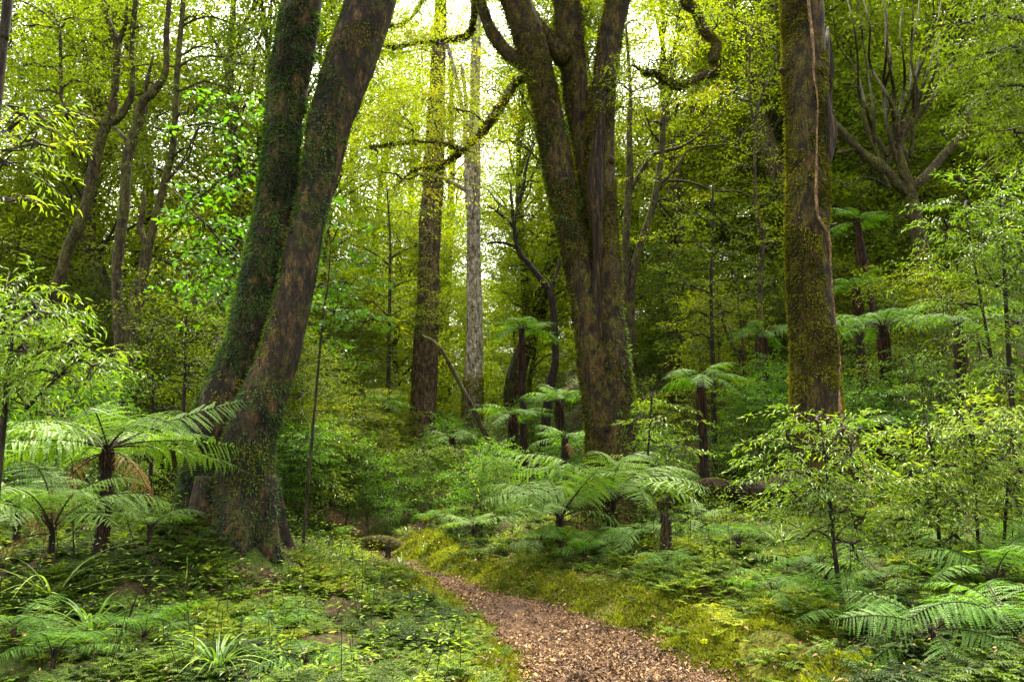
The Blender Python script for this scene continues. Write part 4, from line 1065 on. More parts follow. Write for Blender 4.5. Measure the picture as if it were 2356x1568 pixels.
build_tree('lance_leaved_sapling', 'small narrow leaved sapling beside the right foot of the centre tree', [
    ('stem', [(1500, 900, 1.5), (1495, 980, 2.5), (1490, 1060, 3)], True)],
    11.5, 'bark_dark', [(1500, 920, 36, 18), (1470, 960, 36, 16), (1530, 970, 40, 18), (1500, 1010, 50, 18), (1545, 1030, 40, 16), (1470, 1050, 36, 14)],
    'lance_small', 'leaf_lance', seed=54, dens=34, tint=.5, cat='sapling', lr=.007)
build_tree('hanging_leaf_shrub', 'yellow green shrub with long drooping leaves along the left edge at mid height', [
    ('stem', [(40, 640, 2), (30, 760, 4), (15, 900, 6), (5, 1000, 8)], True), ('stem', [(220, 780, 1.5), (150, 850, 3), (60, 940, 5)], False)],
    5.6, 'twig', [(50, 680, 70, 30), (110, 720, 45, 22), (20, 740, 60, 34), (60, 810, 70, 30), (160, 790, 50, 22), (130, 860, 70, 28), (30, 890, 60, 30), (210, 840, 45, 20)],
    'lance', 'leaf_lance', scale=.68, seed=55, dens=340, tint=.50, cat='shrub', lr=.008)
build_tree('hanging_leaf_shrub', 'loose yellow green branch end with long leaves high on the left edge', [
    ('stem', [(110, 260, 1), (50, 330, 2), (-20, 420, 3), (-60, 600, 5)], True)],
    4.8, 'twig', [(20, 300, 50, 22), (60, 270, 34, 16), (20, 380, 36, 24), (90, 330, 30, 16), (30, 460, 34, 20)],
    'lance', 'leaf_lance', scale=.55, seed=56, dens=90, tint=.5, cat='shrub', lr=.006)
build_tree('broadleaf_shrub', 'glossy broad leaved shrub left of the twin trunk tree', [
    ('stem', [(430, 470, 1.2), (480, 520, 2), (530, 560, 3), (560, 600, 4)], False), ('stem', [(380, 420, 1), (440, 480, 2), (520, 570, 3), (575, 640, 4), (560, 900, 5)], True)],
    10.2, 'twig', [(540, 260, 45, 24), (480, 290, 36, 20), (480, 440, 36, 22), (535, 400, 46, 26), (470, 510, 34, 22), (520, 520, 50, 30), (490, 600, 50, 30), (550, 600, 40, 30), (460, 650, 40, 24), (530, 670, 46, 26)],
    'broad', 'leaf_fresh', scale=.8, seed=57, dens=70, tint=.36, cat='shrub', lr=.010)
build_tree('broadleaf_shrub', 'loose broad leaved shrub seen between the twin trunk tree and the tall sapling', [
    ('stem', [(760, 560, 1.2), (755, 650, 2), (740, 760, 3)], True)],
    10.8, 'twig', [(750, 470, 40, 24), (790, 520, 40, 22), (760, 590, 44, 26), (730, 660, 40, 26), (800, 650, 44, 24), (770, 720, 50, 24), (740, 780, 46, 24), (840, 740, 34, 18)],
    'broad', 'leaf_fresh', scale=.8, seed=58, dens=44, tint=.35, cat='shrub', lr=.009)
build_tree('layered_sapling', 'dark green layered sapling between the slender stems and the twin trunk tree', [
    ('stem', [(430, 620, 2), (428, 760, 3.5), (424, 900, 4), (420, 1000, 5)], True), ('stem', [(350, 800, 2), (352, 900, 3), (350, 1000, 4)], True)],
    11.5, 'bark_dark', [(400, 690, 60, 24), (470, 700, 55, 24), (350, 740, 55, 22), (430, 760, 70, 24), (500, 780, 45, 24), (380, 810, 70, 24), (460, 830, 60, 24), (340, 870, 60, 24), (430, 890, 70, 24), (490, 880, 36, 24), (380, 940, 60, 22)],
    'small', 'leaf_mid', seed=59, dens=52, tint=.40, cat='sapling', lr=.008)
build_tree('tall_sapling', 'tall straight sapling with fine tiered foliage right of the twin trunk tree', [
    ('trunk', [(890, 420, 2), (898, 560, 3), (897, 640, 4), (896, 760, 4.5), (893, 900, 5.5), (893, 1050, 6.5), (896, 1150, 7)], True),
    ('branch', [(800, 560, 1.2), (850, 580, 2), (897, 610, 3)], False), ('branch', [(975, 560, 1.2), (930, 570, 2), (897, 595, 3)], False), ('branch', [(980, 640, 1.2), (930, 650, 2), (897, 665, 3)], False), ('branch', [(820, 690, 1.2), (860, 700, 2), (896, 730, 3)], False)],
    19, 'bark_thin', [(890, 440, 50, 24), (840, 480, 55, 24), (940, 490, 50, 24), (800, 540, 55, 24), (880, 545, 60, 24), (960, 560, 50, 22), (820, 610, 60, 24), (920, 620, 60, 24), (790, 670, 50, 24), (880, 680, 60, 24), (970, 680, 50, 26), (1000, 740, 45, 24), (840, 740, 60, 24), (930, 740, 60, 24), (1030, 700, 30, 22), (800, 800, 50, 24), (900, 810, 50, 22), (710, 640, 20, 20)],
    'small', 'leaf_mid', seed=70, dens=34, tint=.56, cat='sapling', lr=.010)
build_tree('thin_dark_tree', 'thin dark trunk rising from the far end of the path', [
    ('trunk', [(752, 780, 5), (750, 900, 6), (742, 1000, 7), (733, 1100, 8), (728, 1180, 9)], True), ('branch', [(700, 790, 2.4), (682, 850, 3.4), (660, 910, 4.5)], False)],
    16, 'bark_dark', [(760, 830, 50, 24), (700, 850, 40, 24), (740, 890, 50, 22), (800, 880, 40, 20), (710, 930, 34, 18), (770, 950, 40, 18)],
    'small', 'leaf_dark', seed=71, dens=32, tint=.5, lr=.008)

# ------------------------------------------------------------------ tree ferns
def frond_mesh(name, e0, drop, rng, leafm, curl=0.0, stipe=0.16, pairs=30, npin=13, wid=0.27, hang=0.35, ragged=0.05, pw=0.9):
    """one frond of length 1 along +X"""
    m = 40
    t = np.linspace(0, 1, m)
    th = e0 - (e0 + drop) * t ** pw
    dx = np.cos(th); dz = np.sin(th)
    c = np.zeros((m, 3)); c[1:, 0] = np.cumsum((dx[1:] + dx[:-1]) / 2) / (m - 1); c[1:, 2] = np.cumsum((dz[1:] + dz[:-1]) / 2) / (m - 1)
    c[:, 1] = curl * t ** 2
    mb = MB()
    V, T, _ = tube(c, np.linspace(0.0085, 0.0012, m), seg=5, m=m, cap=False)
    mb.add(V, T, 0.2, 1)
    tp = np.linspace(stipe, 0.985, pairs)
    pos = np.stack([np.interp(tp, t, c[:, k]) for k in range(3)], -1)
    tg = norm(np.stack([np.interp(tp, t, np.gradient(c[:, k])) for k in range(3)], -1))
    sd = np.array([0, 1.0, 0])
    x = (tp - stipe) / (1 - stipe)
    prof = np.minimum(1, (x / 0.32 + 0.28)) * (1 - x ** 2.4) ** 0.8 + 0.03
    for sg in (-1, 1):
        L = wid * prof * rng.uniform(0.72, 1.08, pairs)
        if ragged: L = L * (rng.random(pairs) > ragged)
        d0 = norm(sd * sg + tg * 0.42 + rng.normal(0, 0.13, (pairs, 3)) - Z * hang * 0.5)
        q = (np.arange(npin) + 0.5) / npin
        P0 = pos[:, None] + d0[:, None] * (q[None] * L[:, None])[..., None]
        P0[..., 2] -= hang * L[:, None] * q[None] ** 2 * 0.7
        pd = norm(np.gradient(P0, axis=1))
        ps = norm(np.cross(pd, np.cross(tg, sd)[:, None] * np.ones_like(pd)))
        pl = 0.068 * L[:, None] * np.sin((q[None] * 0.86 + 0.14) * pi) ** 0.6 * np.ones_like(P0[..., 0])
        tb = np.clip(0.5 + rng.normal(0, 0.13, pairs), 0, 1)
        for s2 in (-1, 1):
            dd = ps * s2 + pd * 0.5 + rng.normal(0, 0.10, P0.shape)
            nn = np.cross(pd, ps) + rng.normal(0, 0.15, P0.shape)
            w = np.repeat((L / npin * 0.95)[:, None], npin, 1)
            V, T, kk = leaves(P0.reshape(-1, 3), dd.reshape(-1, 3), nn.reshape(-1, 3), pl.ravel() + 1e-4, w.ravel() + 1e-4, droop=.2)
            mb.add(V, T, np.repeat(np.repeat(tb, npin) + rng.normal(0, .05, pairs * npin), kk), 0)
        V, T = sticks(pos, P0[:, npin // 2], 0.0022, 0.0015); mb.add(V, T, 0.2, 0)
        V, T = sticks(P0[:, npin // 2], P0[:, -1], 0.0015, 0.0006); mb.add(V, T, 0.2, 0)
    return mb.mesh(name, [leafm, M['stalk']])


rf = np.random.default_rng(99)
FR = {}
for key, lm in (('green', M['frond']), ('pale', M['frond_pale'])):
    FR[key] = {
        'flat': [frond_mesh('frond', a, b, rf, lm, curl=c) for a, b, c in ((radians(34), radians(22), .05), (radians(40), radians(30), -.06), (radians(28), radians(34), .1))],
        'wide': [frond_mesh('frond', a, b, rf, lm, curl=c) for a, b, c in ((radians(20), radians(14), .05), (radians(26), radians(18), -.06), (radians(14), radians(16), .1))],
        'arch': [frond_mesh('frond', a, b, rf, lm, curl=c) for a, b, c in ((radians(58), radians(26), .04), (radians(66), radians(24), -.07), (radians(62), radians(38), .08))],
        'hang': [frond_mesh('frond', a, b, rf, lm, curl=c) for a, b, c in ((radians(12), radians(50), .04), (radians(5), radians(62), -.05))]}
DEAD = [frond_mesh('dead_frond', radians(a), radians(b), rf, M['frond_brown'], curl=c, wid=.20, hang=.8, ragged=.12) for a, b, c in ((20, 75, .06), (5, 85, -.08))]


def tree_fern(label, u, v, Y, L, n, tr, style='flat', key='green', trunk_to=None, dead=0, seed=1, name='tree_fern', skirt=0.0, yaw0=None, tilt=0.10, group='tree ferns', lean=None):
    rng = np.random.default_rng(seed)
    c = P(u, v, Y)
    if trunk_to is None:
        c, y1 = hit(u, v, Y)
        if abs(y1 - Y) > 2.5: c = P(u, v, Y); c[2] = gz(c[0], c[1])
    if trunk_to is not None:
        b = P(trunk_to[0], trunk_to[1], Y)
        d = (b - c) / max(c[2] - b[2], .05)
        g = b.copy()
        if b[2] > gz(b[0], b[1]):
            g = b + d * (b[2] - gz(b[0], b[1])); g[0] = b[0] + (g[0] - b[0]) * .4
    else:
        g = c.copy()
    g[2] = gz(g[0], g[1])
    if g[2] > c[2] - 0.08 or trunk_to is None: c[2] = g[2] + 0.10
    root = empty(name, g, label, 'fern', group)
    H = c[2] - g[2]
    r = tr * Y / F * .82
    pts = [c + Z * 0.02, c * .75 + g * .25, (c + g) / 2, g * 0.7 + c * .3, g - Z * .08] if H > .25 else [c, (c + g) / 2, g - Z * .08]
    rad = [r * .8, r * .95, r, r * 1.05, r * 1.5] if H > .25 else [r, r * 1.1, r * 1.3]
    V, T, ring = tube(pts, rad, seg=16, step=0.05, lump=.14, rough=.10, seed=seed, ridge=.12)
    mb = MB().add(V, T)
    # old frond bases bristling on the trunk
    k = int(40 + 60 * H)
    i = rng.integers(0, len(ring[0]), k); j = rng.integers(0, 16, k)
    p = ring[1][i, j]; nn = norm(p - ring[0][i]); 
    V, T = sticks(p - nn * 0.01, p + nn * r * 0.35 + Z * rng.uniform(.03, .10, k)[:, None], r * .12, r * .05); mb.add(V, T)
    link('trunk', mb.mesh('trunk', M['fern_trunk'], smooth=True, origin=g), root)
    if skirt > 0:   # hanging dead stalks below the crown
        sk = MB(); k = 90
        a = rng.uniform(0, 2 * pi, k); h = np.stack([np.cos(a), np.sin(a), 0 * a], -1)
        A = c - Z * rng.uniform(0, .12, k)[:, None] + h * r * .7
        Bm = A + h * r * rng.uniform(.1, .55, k)[:, None] - Z * (skirt * rng.uniform(.3, .55, k))[:, None]
        E = Bm + h * r * rng.uniform(-.5, .3, k)[:, None] - Z * (skirt * rng.uniform(.2, .6, k))[:, None]
        V, T = sticks(A, Bm, .010, .008); sk.add(V, T); V, T = sticks(Bm, E, .008, .003); sk.add(V, T)
        link('dead_skirt', sk.mesh('dead_skirt', M['fern_skirt'], origin=g), root)
    yaw = rng.uniform(0, 2 * pi) if yaw0 is None else yaw0
    pool = FR[key]
    for k in range(n):
        me = pool[style][rng.integers(0, len(pool[style]))] if rng.random() > .18 else pool['flat' if style != 'flat' else 'hang'][rng.integers(0, 2)]
        o = link('frond', me, root)
        a = yaw + k * 2.39996 + rng.normal(0, .12)
        s = L * rng.uniform(.78, 1.1)
        o.location = (c - g) + np.array([cos(a) * r * .5, sin(a) * r * .5, 0.0])
        o.rotation_euler = (rng.normal(0, .22), rng.normal(0, tilt * 1.6) - (0.12 if k > n * .75 else 0), a)
        o.scale = (s, s * rng.uniform(.92, 1.1), s)
    for k in range(dead):
        o = link('dead_frond', DEAD[k % 2], root)
        a = rng.uniform(0, 2 * pi); s = L * rng.uniform(.6, .9)
        o.location = (c - g) - Z * .05; o.rotation_euler = (rng.normal(0, .2), rng.uniform(.1, .5), a); o.scale = (s, s, s)
    return root


tree_fern('large pale fronded tree fern with short black trunk, left of the twin trunk tree', 248, 1028, 7.4, 1.25, 18, 16, 'wide', 'pale', (240, 1170), 3, 101, skirt=.12, tilt=.08)
tree_fern('low fern of long arching fronds in front of the left tree fern', 120, 1215, 6.8, 1.05, 12, 9, 'arch', 'pale', (120, 1260), 1, 102)
tree_fern('small fern with a few fronds at the left foot of the twin trunk tree', 345, 1215, 7.9, .6, 6, 6, 'arch', 'pale', (345, 1235), 0, 103)
tree_fern('small pale fern almost cut by the left edge, behind the left tree fern', 40, 1150, 8.6, .95, 9, 10, 'flat', 'pale', (40, 1220), 1, 122)
tree_fern('vase shaped tree fern with pale spreading fronds in front of the centre tree', 1404, 1158, 11.0, 1.62, 20, 13, 'arch', 'pale', (1412, 1245), 5, 104)
tree_fern('shorter tree fern with a brown dying frond, left neighbour of the vase shaped fern', 1288, 1190, 10.2, 1.22, 14, 11, 'arch', 'pale', (1290, 1240), 4, 105)
tree_fern('tall tree fern with a brown skirted trunk and flat crown, right of the pale trunk', 1200, 758, 18, .98, 14, 9, 'flat', 'green', (1206, 1000), 0, 106, skirt=1.1)
tree_fern('short trunked tree fern with bright flat fronds below the skirted tree fern', 1180, 955, 15.5, .86, 12, 13, 'flat', 'green', (1182, 1010), 0, 107, skirt=.3)
tree_fern('bright tree fern close behind the left side of the centre tree', 1286, 928, 15.5, .84, 12, 12, 'arch', 'green', (1290, 970), 0, 108, skirt=.3)
tree_fern('lower fern clump spreading below the bright tree fern by the centre tree', 1300, 1010, 13.8, .72, 12, 10, 'flat', 'green', (1300, 1040), 1, 109)
tree_fern('tree fern with a stout dark trunk and bright fronds between the centre and straight trees', 1612, 868, 13, .92, 13, 12, 'flat', 'green', (1620, 1060), 0, 110, skirt=.9)
tree_fern('high tree fern with a slender leaning trunk behind the straight mossy tree', 1974, 512, 15.5, .78, 14, 8, 'flat', 'green', (2020, 720), 0, 111, skirt=.9)
tree_fern('tree fern with upswept fronds below the high leaning tree fern', 1972, 668, 15, .72, 13, 12, 'arch', 'green', (1978, 760), 0, 112, skirt=.5)
tree_fern('broad tree fern with arching fronds and thick brown trunk right of the straight tree', 2032, 752, 12.6, 1.12, 13, 14, 'flat', 'green', (2036, 860), 0, 113, skirt=.6)
tree_fern('tree fern with a narrow mossy trunk just left of the straight mossy tree', 1756, 768, 14.5, .80, 12, 9, 'flat', 'green', (1772, 960), 0, 114, skirt=.3)
tree_fern('shaded tree fern half hidden by the narrow leaved shrub at the right edge', 2205, 745, 11.5, .9, 11, 12, 'flat', 'green', (2210, 890), 0, 115, skirt=.7)
tree_fern('low tree fern with drooping blue green fronds behind the vine foot', 2018, 970, 11.8, .92, 12, 14, 'flat', 'green', (2020, 1080), 0, 116, skirt=.5)
tree_fern('small tree fern beside the base of the massive grey trunk', 1040, 1006, 16.5, .66, 9, 8, 'flat', 'pale', (1044, 1080), 0, 117, skirt=.3)
tree_fern('distant bright fern seen under the tall sapling', 868, 930, 17, .9, 11, 4, 'flat', 'green', (870, 1000), 0, 118)
tree_fern('low fern rosette with pale fronds in the centre beside the path', 1092, 1232, 10.2, .62, 9, 6, 'arch', 'pale', None, 0, 119, name='ground_fern')
tree_fern('dark fern clump on the slope above the fallen log', 1700, 1090, 12.8, .6, 10, 7, 'flat', 'green', None, 0, 120, name='ground_fern')
tree_fern('tiny fern left of the fallen log beside the broken stump', 1600, 1215, 8.4, .58, 8, 7, 'flat', 'pale', None, 1, 121, name='ground_fern')
for k, (u, v, Y, L, n, st, ky, lab) in enumerate([
    (2290, 1380, 5.4, .85, 9, 'arch', 'green', 'big dark fern in the lower right corner with long arching fronds'),
    (1290, 1275, 9.4, .5, 9, 'arch', 'green', 'ferns crowding the left foot of the vase shaped tree fern'),
    (1395, 1275, 9.4, .5, 9, 'flat', 'green', 'ferns directly under the vase shaped tree fern'),
    (1345, 1300, 9.0, .42, 8, 'arch', 'green', 'small fern between the feet of the two pale tree ferns'),
    (1240, 1262, 9.8, .5, 8, 'flat', 'pale', 'pale low fern left of the shorter tree fern'),
    (1480, 1240, 9.6, .6, 9, 'flat', 'pale', 'pale fern between the vase shaped fern and the broken stump'),
    (1540, 1320, 8.0, .42, 8, 'arch', 'green', 'small fern in front of the broken stump'),
    (2150, 1500, 5.1, .75, 9, 'flat', 'green', 'low dark fern at the bottom right'),
    (2340, 1500, 4.9, .8, 9, 'arch', 'green', 'dark fern cut by the lower right corner of the view'),
    (1960, 1460, 5.5, .6, 8, 'arch', 'green', 'feathery fern in the lower right ground cover nearest the path'),
    (2230, 1290, 6.4, .9, 10, 'arch', 'green', 'tall arching fern below the shrub by the vine foot'),
    (1780, 1400, 6.3, .5, 8, 'arch', 'green', 'small lacy fern beside the mossy path edge at the right'),
    (120, 1550, 4.7, .55, 9, 'arch', 'green', 'lacy fern at the bottom left beside the pale blade grass'),
    (640, 1480, 5.4, .42, 8, 'arch', 'green', 'small lacy fern in the middle of the left ground cover'),
    (700, 1560, 4.8, .45, 8, 'flat', 'green', 'low fern at the bottom edge left of the path'),
    (2040, 1370, 6.2, .66, 8, 'flat', 'green', 'spreading fern below the bright sapling at the right'),
    (1850, 1330, 6.8, .62, 8, 'flat', 'green', 'fern with flat fronds left of the sapling stem at the right'),
    (2330, 1300, 6.6, .9, 9, 'flat', 'pale', 'pale arching fern at the right edge under the narrow leaved shrub'),
    (1700, 1270, 8.0, .55, 7, 'arch', 'green', 'small upright fern in the ground cover right of the stump'),
    (30, 1480, 5.0, .55, 8, 'flat', 'green', 'green fern at the lower left corner'),
    (330, 1500, 5.2, .5, 8, 'arch', 'green', 'upright fern in the lower left ground cover left of the grass clump'),
    (760, 1200, 13.0, .5, 7, 'arch', 'green', 'small fern where the path disappears'),
    (1010, 1170, 13.5, .6, 8, 'arch', 'green', 'dark fern below the pale trunk beside the far path'),
    (1200, 1090, 13.0, .62, 9, 'flat', 'green', 'fern at the foot of the leaning dead pole'),
    (1560, 1130, 12.4, .6, 8, 'flat', 'green', 'fern on the left end of the fallen log'),
    (1450, 1260, 7.9, .5, 8, 'arch', 'green', 'lush fern in front of the vase shaped tree fern'),
    (1900, 1000, 13.6, .7, 9, 'flat', 'green', 'shaded fern on the slope left of the straight tree base'),
    (1520, 1010, 14.6, .66, 9, 'flat', 'green', 'shaded fern on the slope right of the centre tree'),
    (1100, 880, 23, .8, 9, 'flat', 'green', 'distant fern behind the pale trunk'),
    (2120, 880, 13.8, .8, 9, 'flat', 'green', 'fern on the dark bank behind the broad tree fern'),
    (1830, 900, 15.8, .8, 9, 'arch', 'green', 'bright fern hidden behind the straight tree')]):
    tree_fern(lab, u, v, Y, L, n, 6, st, ky, None, 1 if k in (0, 4, 12) else 0, 130 + k, name='ground_fern', group='ground ferns')

# ------------------------------------------------------------------ log, stumps, grass clumps
def log_and_stumps():
    rng = np.random.default_rng(17)
    Y = 11.9
    a = P(1515, 1172, Y); b = P(2150, 1180, Y + .5)
    pts = []
    for t in np.linspace(0, 1, 7):
        p = a * (1 - t) + b * t; p[2] = gz(p[0], p[1]) + .27 + .04 * sin(t * 9); pts.append(p)
    g = pts[3]
    root = empty('fallen_log', g, 'long rotting mossy log lying across the slope behind the straight mossy tree', 'log')
    V, T, ring = tube(pts, [.07, .14, .17, .17, .16, .15, .13], seg=24, step=.05, lump=.16, rough=.08, seed=5, ridge=.22)
    link('log', MB().add(V, T).mesh('log', M['dead_wood'], smooth=True, origin=g), root)
    mm = MB(); mm.add(*moss_on(ring, rng, 16000, 12, .03, .60, (0, -.2, 1), .75, .35))
    link('moss', mm.mesh('moss', M['moss'], origin=g), root)
    # broken stump right of the vase fern
    for (lab, nm, u, v, y, r, h, sp, mat) in [
        ('dark broken stump with splintered top beside the fallen log', 'tree_stump', 1532, 1285, 7.9, 17, .42, 9, 'fern_trunk'),
        ('small leaning black stump on the mossy bank where the path narrows', 'tree_stump', 893, 1232, 12.2, 7, .2, 4, 'bark_dark'),
        ('upright rotten stump on the slope left of the straight mossy tree', 'tree_stump', 1806, 960, 14.8, 7, .6, 4, 'bark_dark')]:
        c, y1 = hit(u, v, y)
        if abs(y1 - y) > 2.5: c = P(u, v, y); c[2] = gz(c[0], c[1])
        R = r * y / F
        rt = empty(nm, c, lab, 'stump')
        V, T, ring = tube([c - Z * .1, c + Z * h * .4, c + Z * h + np.array([.02, 0, 0])], [R * 1.3, R, R * .8], seg=16, step=.04, lump=.2, rough=.1, seed=r, ridge=.2)
        link('stump_body', MB().add(V, T).mesh('stump_body', M[mat], smooth=True, origin=c), rt)
        k = sp; an = np.linspace(0, 2 * pi, k, endpoint=False) + rng.uniform(-.2, .2, k)
        A = c + Z * h * .9 + np.stack([np.cos(an), np.sin(an), 0 * an], -1) * R * .6
        B = A + Z * rng.uniform(.04, .2, k)[:, None] + rng.normal(0, .02, (k, 3))
        V, T = sticks(A, B, R * .3, R * .05)
        link('splinters', MB().add(V, T).mesh('splinters', M[mat], origin=c), rt)
        mm = MB(); mm.add(*moss_on(ring, rng, 500, 9, .03, .5, None, .5, .3)); link('moss', mm.mesh('moss', M['trunk_moss'], origin=c), rt)
    # mossy root hump by the path
    c, _ = hit(905, 1262, 11.8); c[2] = gz(c[0], c[1])
    V, T, ring = tube([c + np.array([-.75, .1, .02]), c + np.array([-.4, .05, .1]), c + np.array([-.1, 0, .07]), c + np.array([.2, -.15, .02])], [.05, .09, .12, .08], seg=14, step=.05, lump=.2, seed=3)
    rt = empty('mossy_root', c, 'rounded moss covered root beside the small black stump at the path edge', 'root')
    link('root_body', MB().add(V, T).mesh('root_body', M['bark_mossy'], smooth=True, origin=c), rt)
    mm = MB(); mm.add(*moss_on(ring, rng, 5000, 9, .025, .2, (0, 0, 1), .75, .4)); link('moss', mm.mesh('moss', M['moss'], origin=c), rt)


log_and_stumps()


def grass_clump(label, u, v, Y, n, L, w, seed, spread=1.0):
    rng = np.random.default_rng(seed)
    c, _ = hit(u, v, Y); c[2] = gz(c[0], c[1])
    V, T, t = blades(c, n, L, rng, spread, w, 9)
    tag(link('grass_clump', MB().add(V, T, t).mesh('grass_clump', M['grass'], origin=c), None, c), label, 'grass clump', 'grass clumps in the undergrowth')


grass_clump('large grass clump with broad green blades at the bottom left of centre', 500, 1545, 4.9, 42, .5, .015, 1)
grass_clump('arching pale blade grass clump in the left ground cover', 210, 1470, 5.3, 30, .62, .015, 2, 1.3)
grass_clump('tall pale blades arching over the left slope', 120, 1390, 5.9, 12, .85, .018, 3, 1.6)
grass_clump('small tuft of fine grass at the left edge of the path', 1137, 1478, 6.15, 30, .13, .004, 4, .5)
grass_clump('strap leaved clump on the leafy mound below the twin trunk', 430, 1330, 7.4, 14, .5, .011, 5, 1.2)
grass_clump('pale strap leaved clump beside the bright sapling', 1800, 1260, 7.2, 26, .42, .014, 6, 1.2)
grass_clump('small clump of thin blades in the fern carpet left of the path', 760, 1540, 5.0, 12, .3, .009, 7, 1.0)
grass_clump('spiky dark clump beside the far path', 1000, 1175, 14.0, 34, .7, .014, 8, .9)
grass_clump('grass clump behind the low centre fern', 1170, 1190, 11.0, 40, .45, .010, 9, .8)
grass_clump('upright grass clump in the ground cover at the right', 1560, 1330, 7.3, 24, .32, .009, 10, .8)

# seedling poles in the foreground
def twig_plant(label, pts, Y, r, seed, nleaf=0):
    rng = np.random.default_rng(seed)
    Y = hit(pts[-1][0], pts[-1][1] + 12, Y)[1]
    w = [P(u, v, Y) for u, v in pts]
    g = w[-1].copy(); g[2] = gz(g[0], g[1]) - .03; w.append(g)
    V, T, ring = tube(w, np.linspace(r * .5, r, len(w)), seg=7, step=.05, lump=.15, seed=seed)
    mb = MB().add(V, T, .3, 0)
    root = empty('bare_seedling', g, label, 'seedling', 'bare seedling stems')
    for k in range(7):
        i = rng.integers(0, len(ring[0]) - 2); a = ring[0][i]; b = a + np.array([rng.normal(0, .09), rng.normal(0, .09), rng.uniform(.02, .14)])
        V, T = sticks(a, b, r * .4, r * .15); mb.add(V, T, .3, 0)
    link('stem', mb.mesh('stem', M['stalk'], smooth=True, origin=g), root)
    if nleaf:
        c = ring[0][rng.integers(0, len(ring[0]) // 2, nleaf)]
        d = rng.normal(size=(nleaf, 3)); d[:, 2] -= .3
        V, T, kk = leaves(c, d, rng.normal(0, .4, (nleaf, 3)) + Z, rng.uniform(.05, .1, nleaf), .02, 'lance')
        link('leaves', MB().add(V, T, np.repeat(rng.uniform(.4, 1, nleaf), kk)).mesh('leaves', M['leaf_lance'], origin=g), root)


twig_plant('dark bare seedling stem leaning right in the left ground cover', [(330, 1330), (300, 1410), (275, 1480)], 5.6, .009, 1)
twig_plant('tall dark thin stem in front of the left tree fern', [(166, 1060), (168, 1200), (170, 1290)], 6.0, .010, 2, 6)
twig_plant('thin seedling stem with a pale leaf left of the path', [(832, 1240), (834, 1300), (832, 1400)], 6.4, .004, 3, 5)
twig_plant('thin twiggy stem at the bottom left of centre', [(448, 1440), (444, 1500), (440, 1560)], 4.9, .004, 4, 10)
twig_plant('slim dark sapling stem standing left of the thin dark tree', [(700, 1010), (720, 1100), (705, 1180)], 11.5, .014, 5, 24)
twig_plant('slender bare stem beside the low centre fern', [(1085, 1080), (1100, 1130), (1112, 1200)], 10.5, .006, 6, 16)

# ------------------------------------------------------------------ understory saplings and the forest behind, copies of a few built kinds
def proto_sapling(seed, H, leaf, leafm, nb, r):
    rng = np.random.default_rng(seed)
    mb, tw = MB(), MB()
    k = 6
    p = np.zeros((k, 3)); p[:, 2] = np.linspace(-.15, H, k); p[1:, :2] += rng.normal(0, .06 * H / 3, (k - 1, 2)).cumsum(0)
    V, T, ring = tube(p, np.linspace(.022, .006, k) * H / 3, seg=7, step=.2)
    st = MB().add(V, T)
    for i in range(nb):
        z = H * (0.22 + 0.78 * (i + .5) / nb); a = rng.uniform(0, 2 * pi)
        rr = r * (1.15 - .6 * z / H) * rng.uniform(.4, 1)
        c0 = np.array([np.interp(z, p[:, 2], p[:, 0]), np.interp(z, p[:, 2], p[:, 1]), z])
        c = c0 + np.array([cos(a), sin(a), .15]) * rr
        crown_blob(mb, tw, c, np.array([.5, .5, .22]) * r * .9, int(9 + 12 * r), leaf, rng, .5, c0 - Z * .15, lr=.008)
    return st.mesh('stem', M['bark_thin'], smooth=True), mb.mesh('crown', M[leafm]), tw.mesh('twig_sprays', M['twig'])


def proto_tree(seed, H, r, nb, leafm, z0=.2, dens=27, preset='far'):
    rng = np.random.default_rng(seed)
    mb, tw, st = MB(), MB(), MB()
    k = 8
    p = np.zeros((k, 3)); p[:, 2] = np.linspace(-.4, H * .9, k); p[1:, :2] += rng.normal(0, .022 * H, (k - 1, 2)).cumsum(0)
    V, T, ring = tube(p, np.linspace(.017 * H + .02, .03, k), seg=12, step=.4, lump=.1)
    st.add(V, T)
    for i in range(nb):
        z = H * (z0 + (1.0 - z0) * (i + rng.random()) / nb); a = rng.uniform(0, 2 * pi)
        prof = sin(min(1, (z / H - z0) / (1 - z0) * .8 + .25) * pi) ** .6
        rr = r * prof * rng.uniform(.25, 1)
        c0 = np.array([np.interp(z * .8, p[:, 2], p[:, 0]), np.interp(z * .8, p[:, 2], p[:, 1]), z * .8])
        c = np.array([c0[0], c0[1], z]) + np.array([cos(a), sin(a), 0]) * rr
        s = rng.uniform(.6, 1.1)
        crown_blob(mb, tw, c, np.array([1.15, 1.15, .55]) * s, int(dens * s), preset, rng, .5, c0, lr=.045, twigs=True)
    return st.mesh('trunk', M['bark_thin'], smooth=True), mb.mesh('crown', M[leafm]), tw.mesh('twig_sprays', M['twig'])


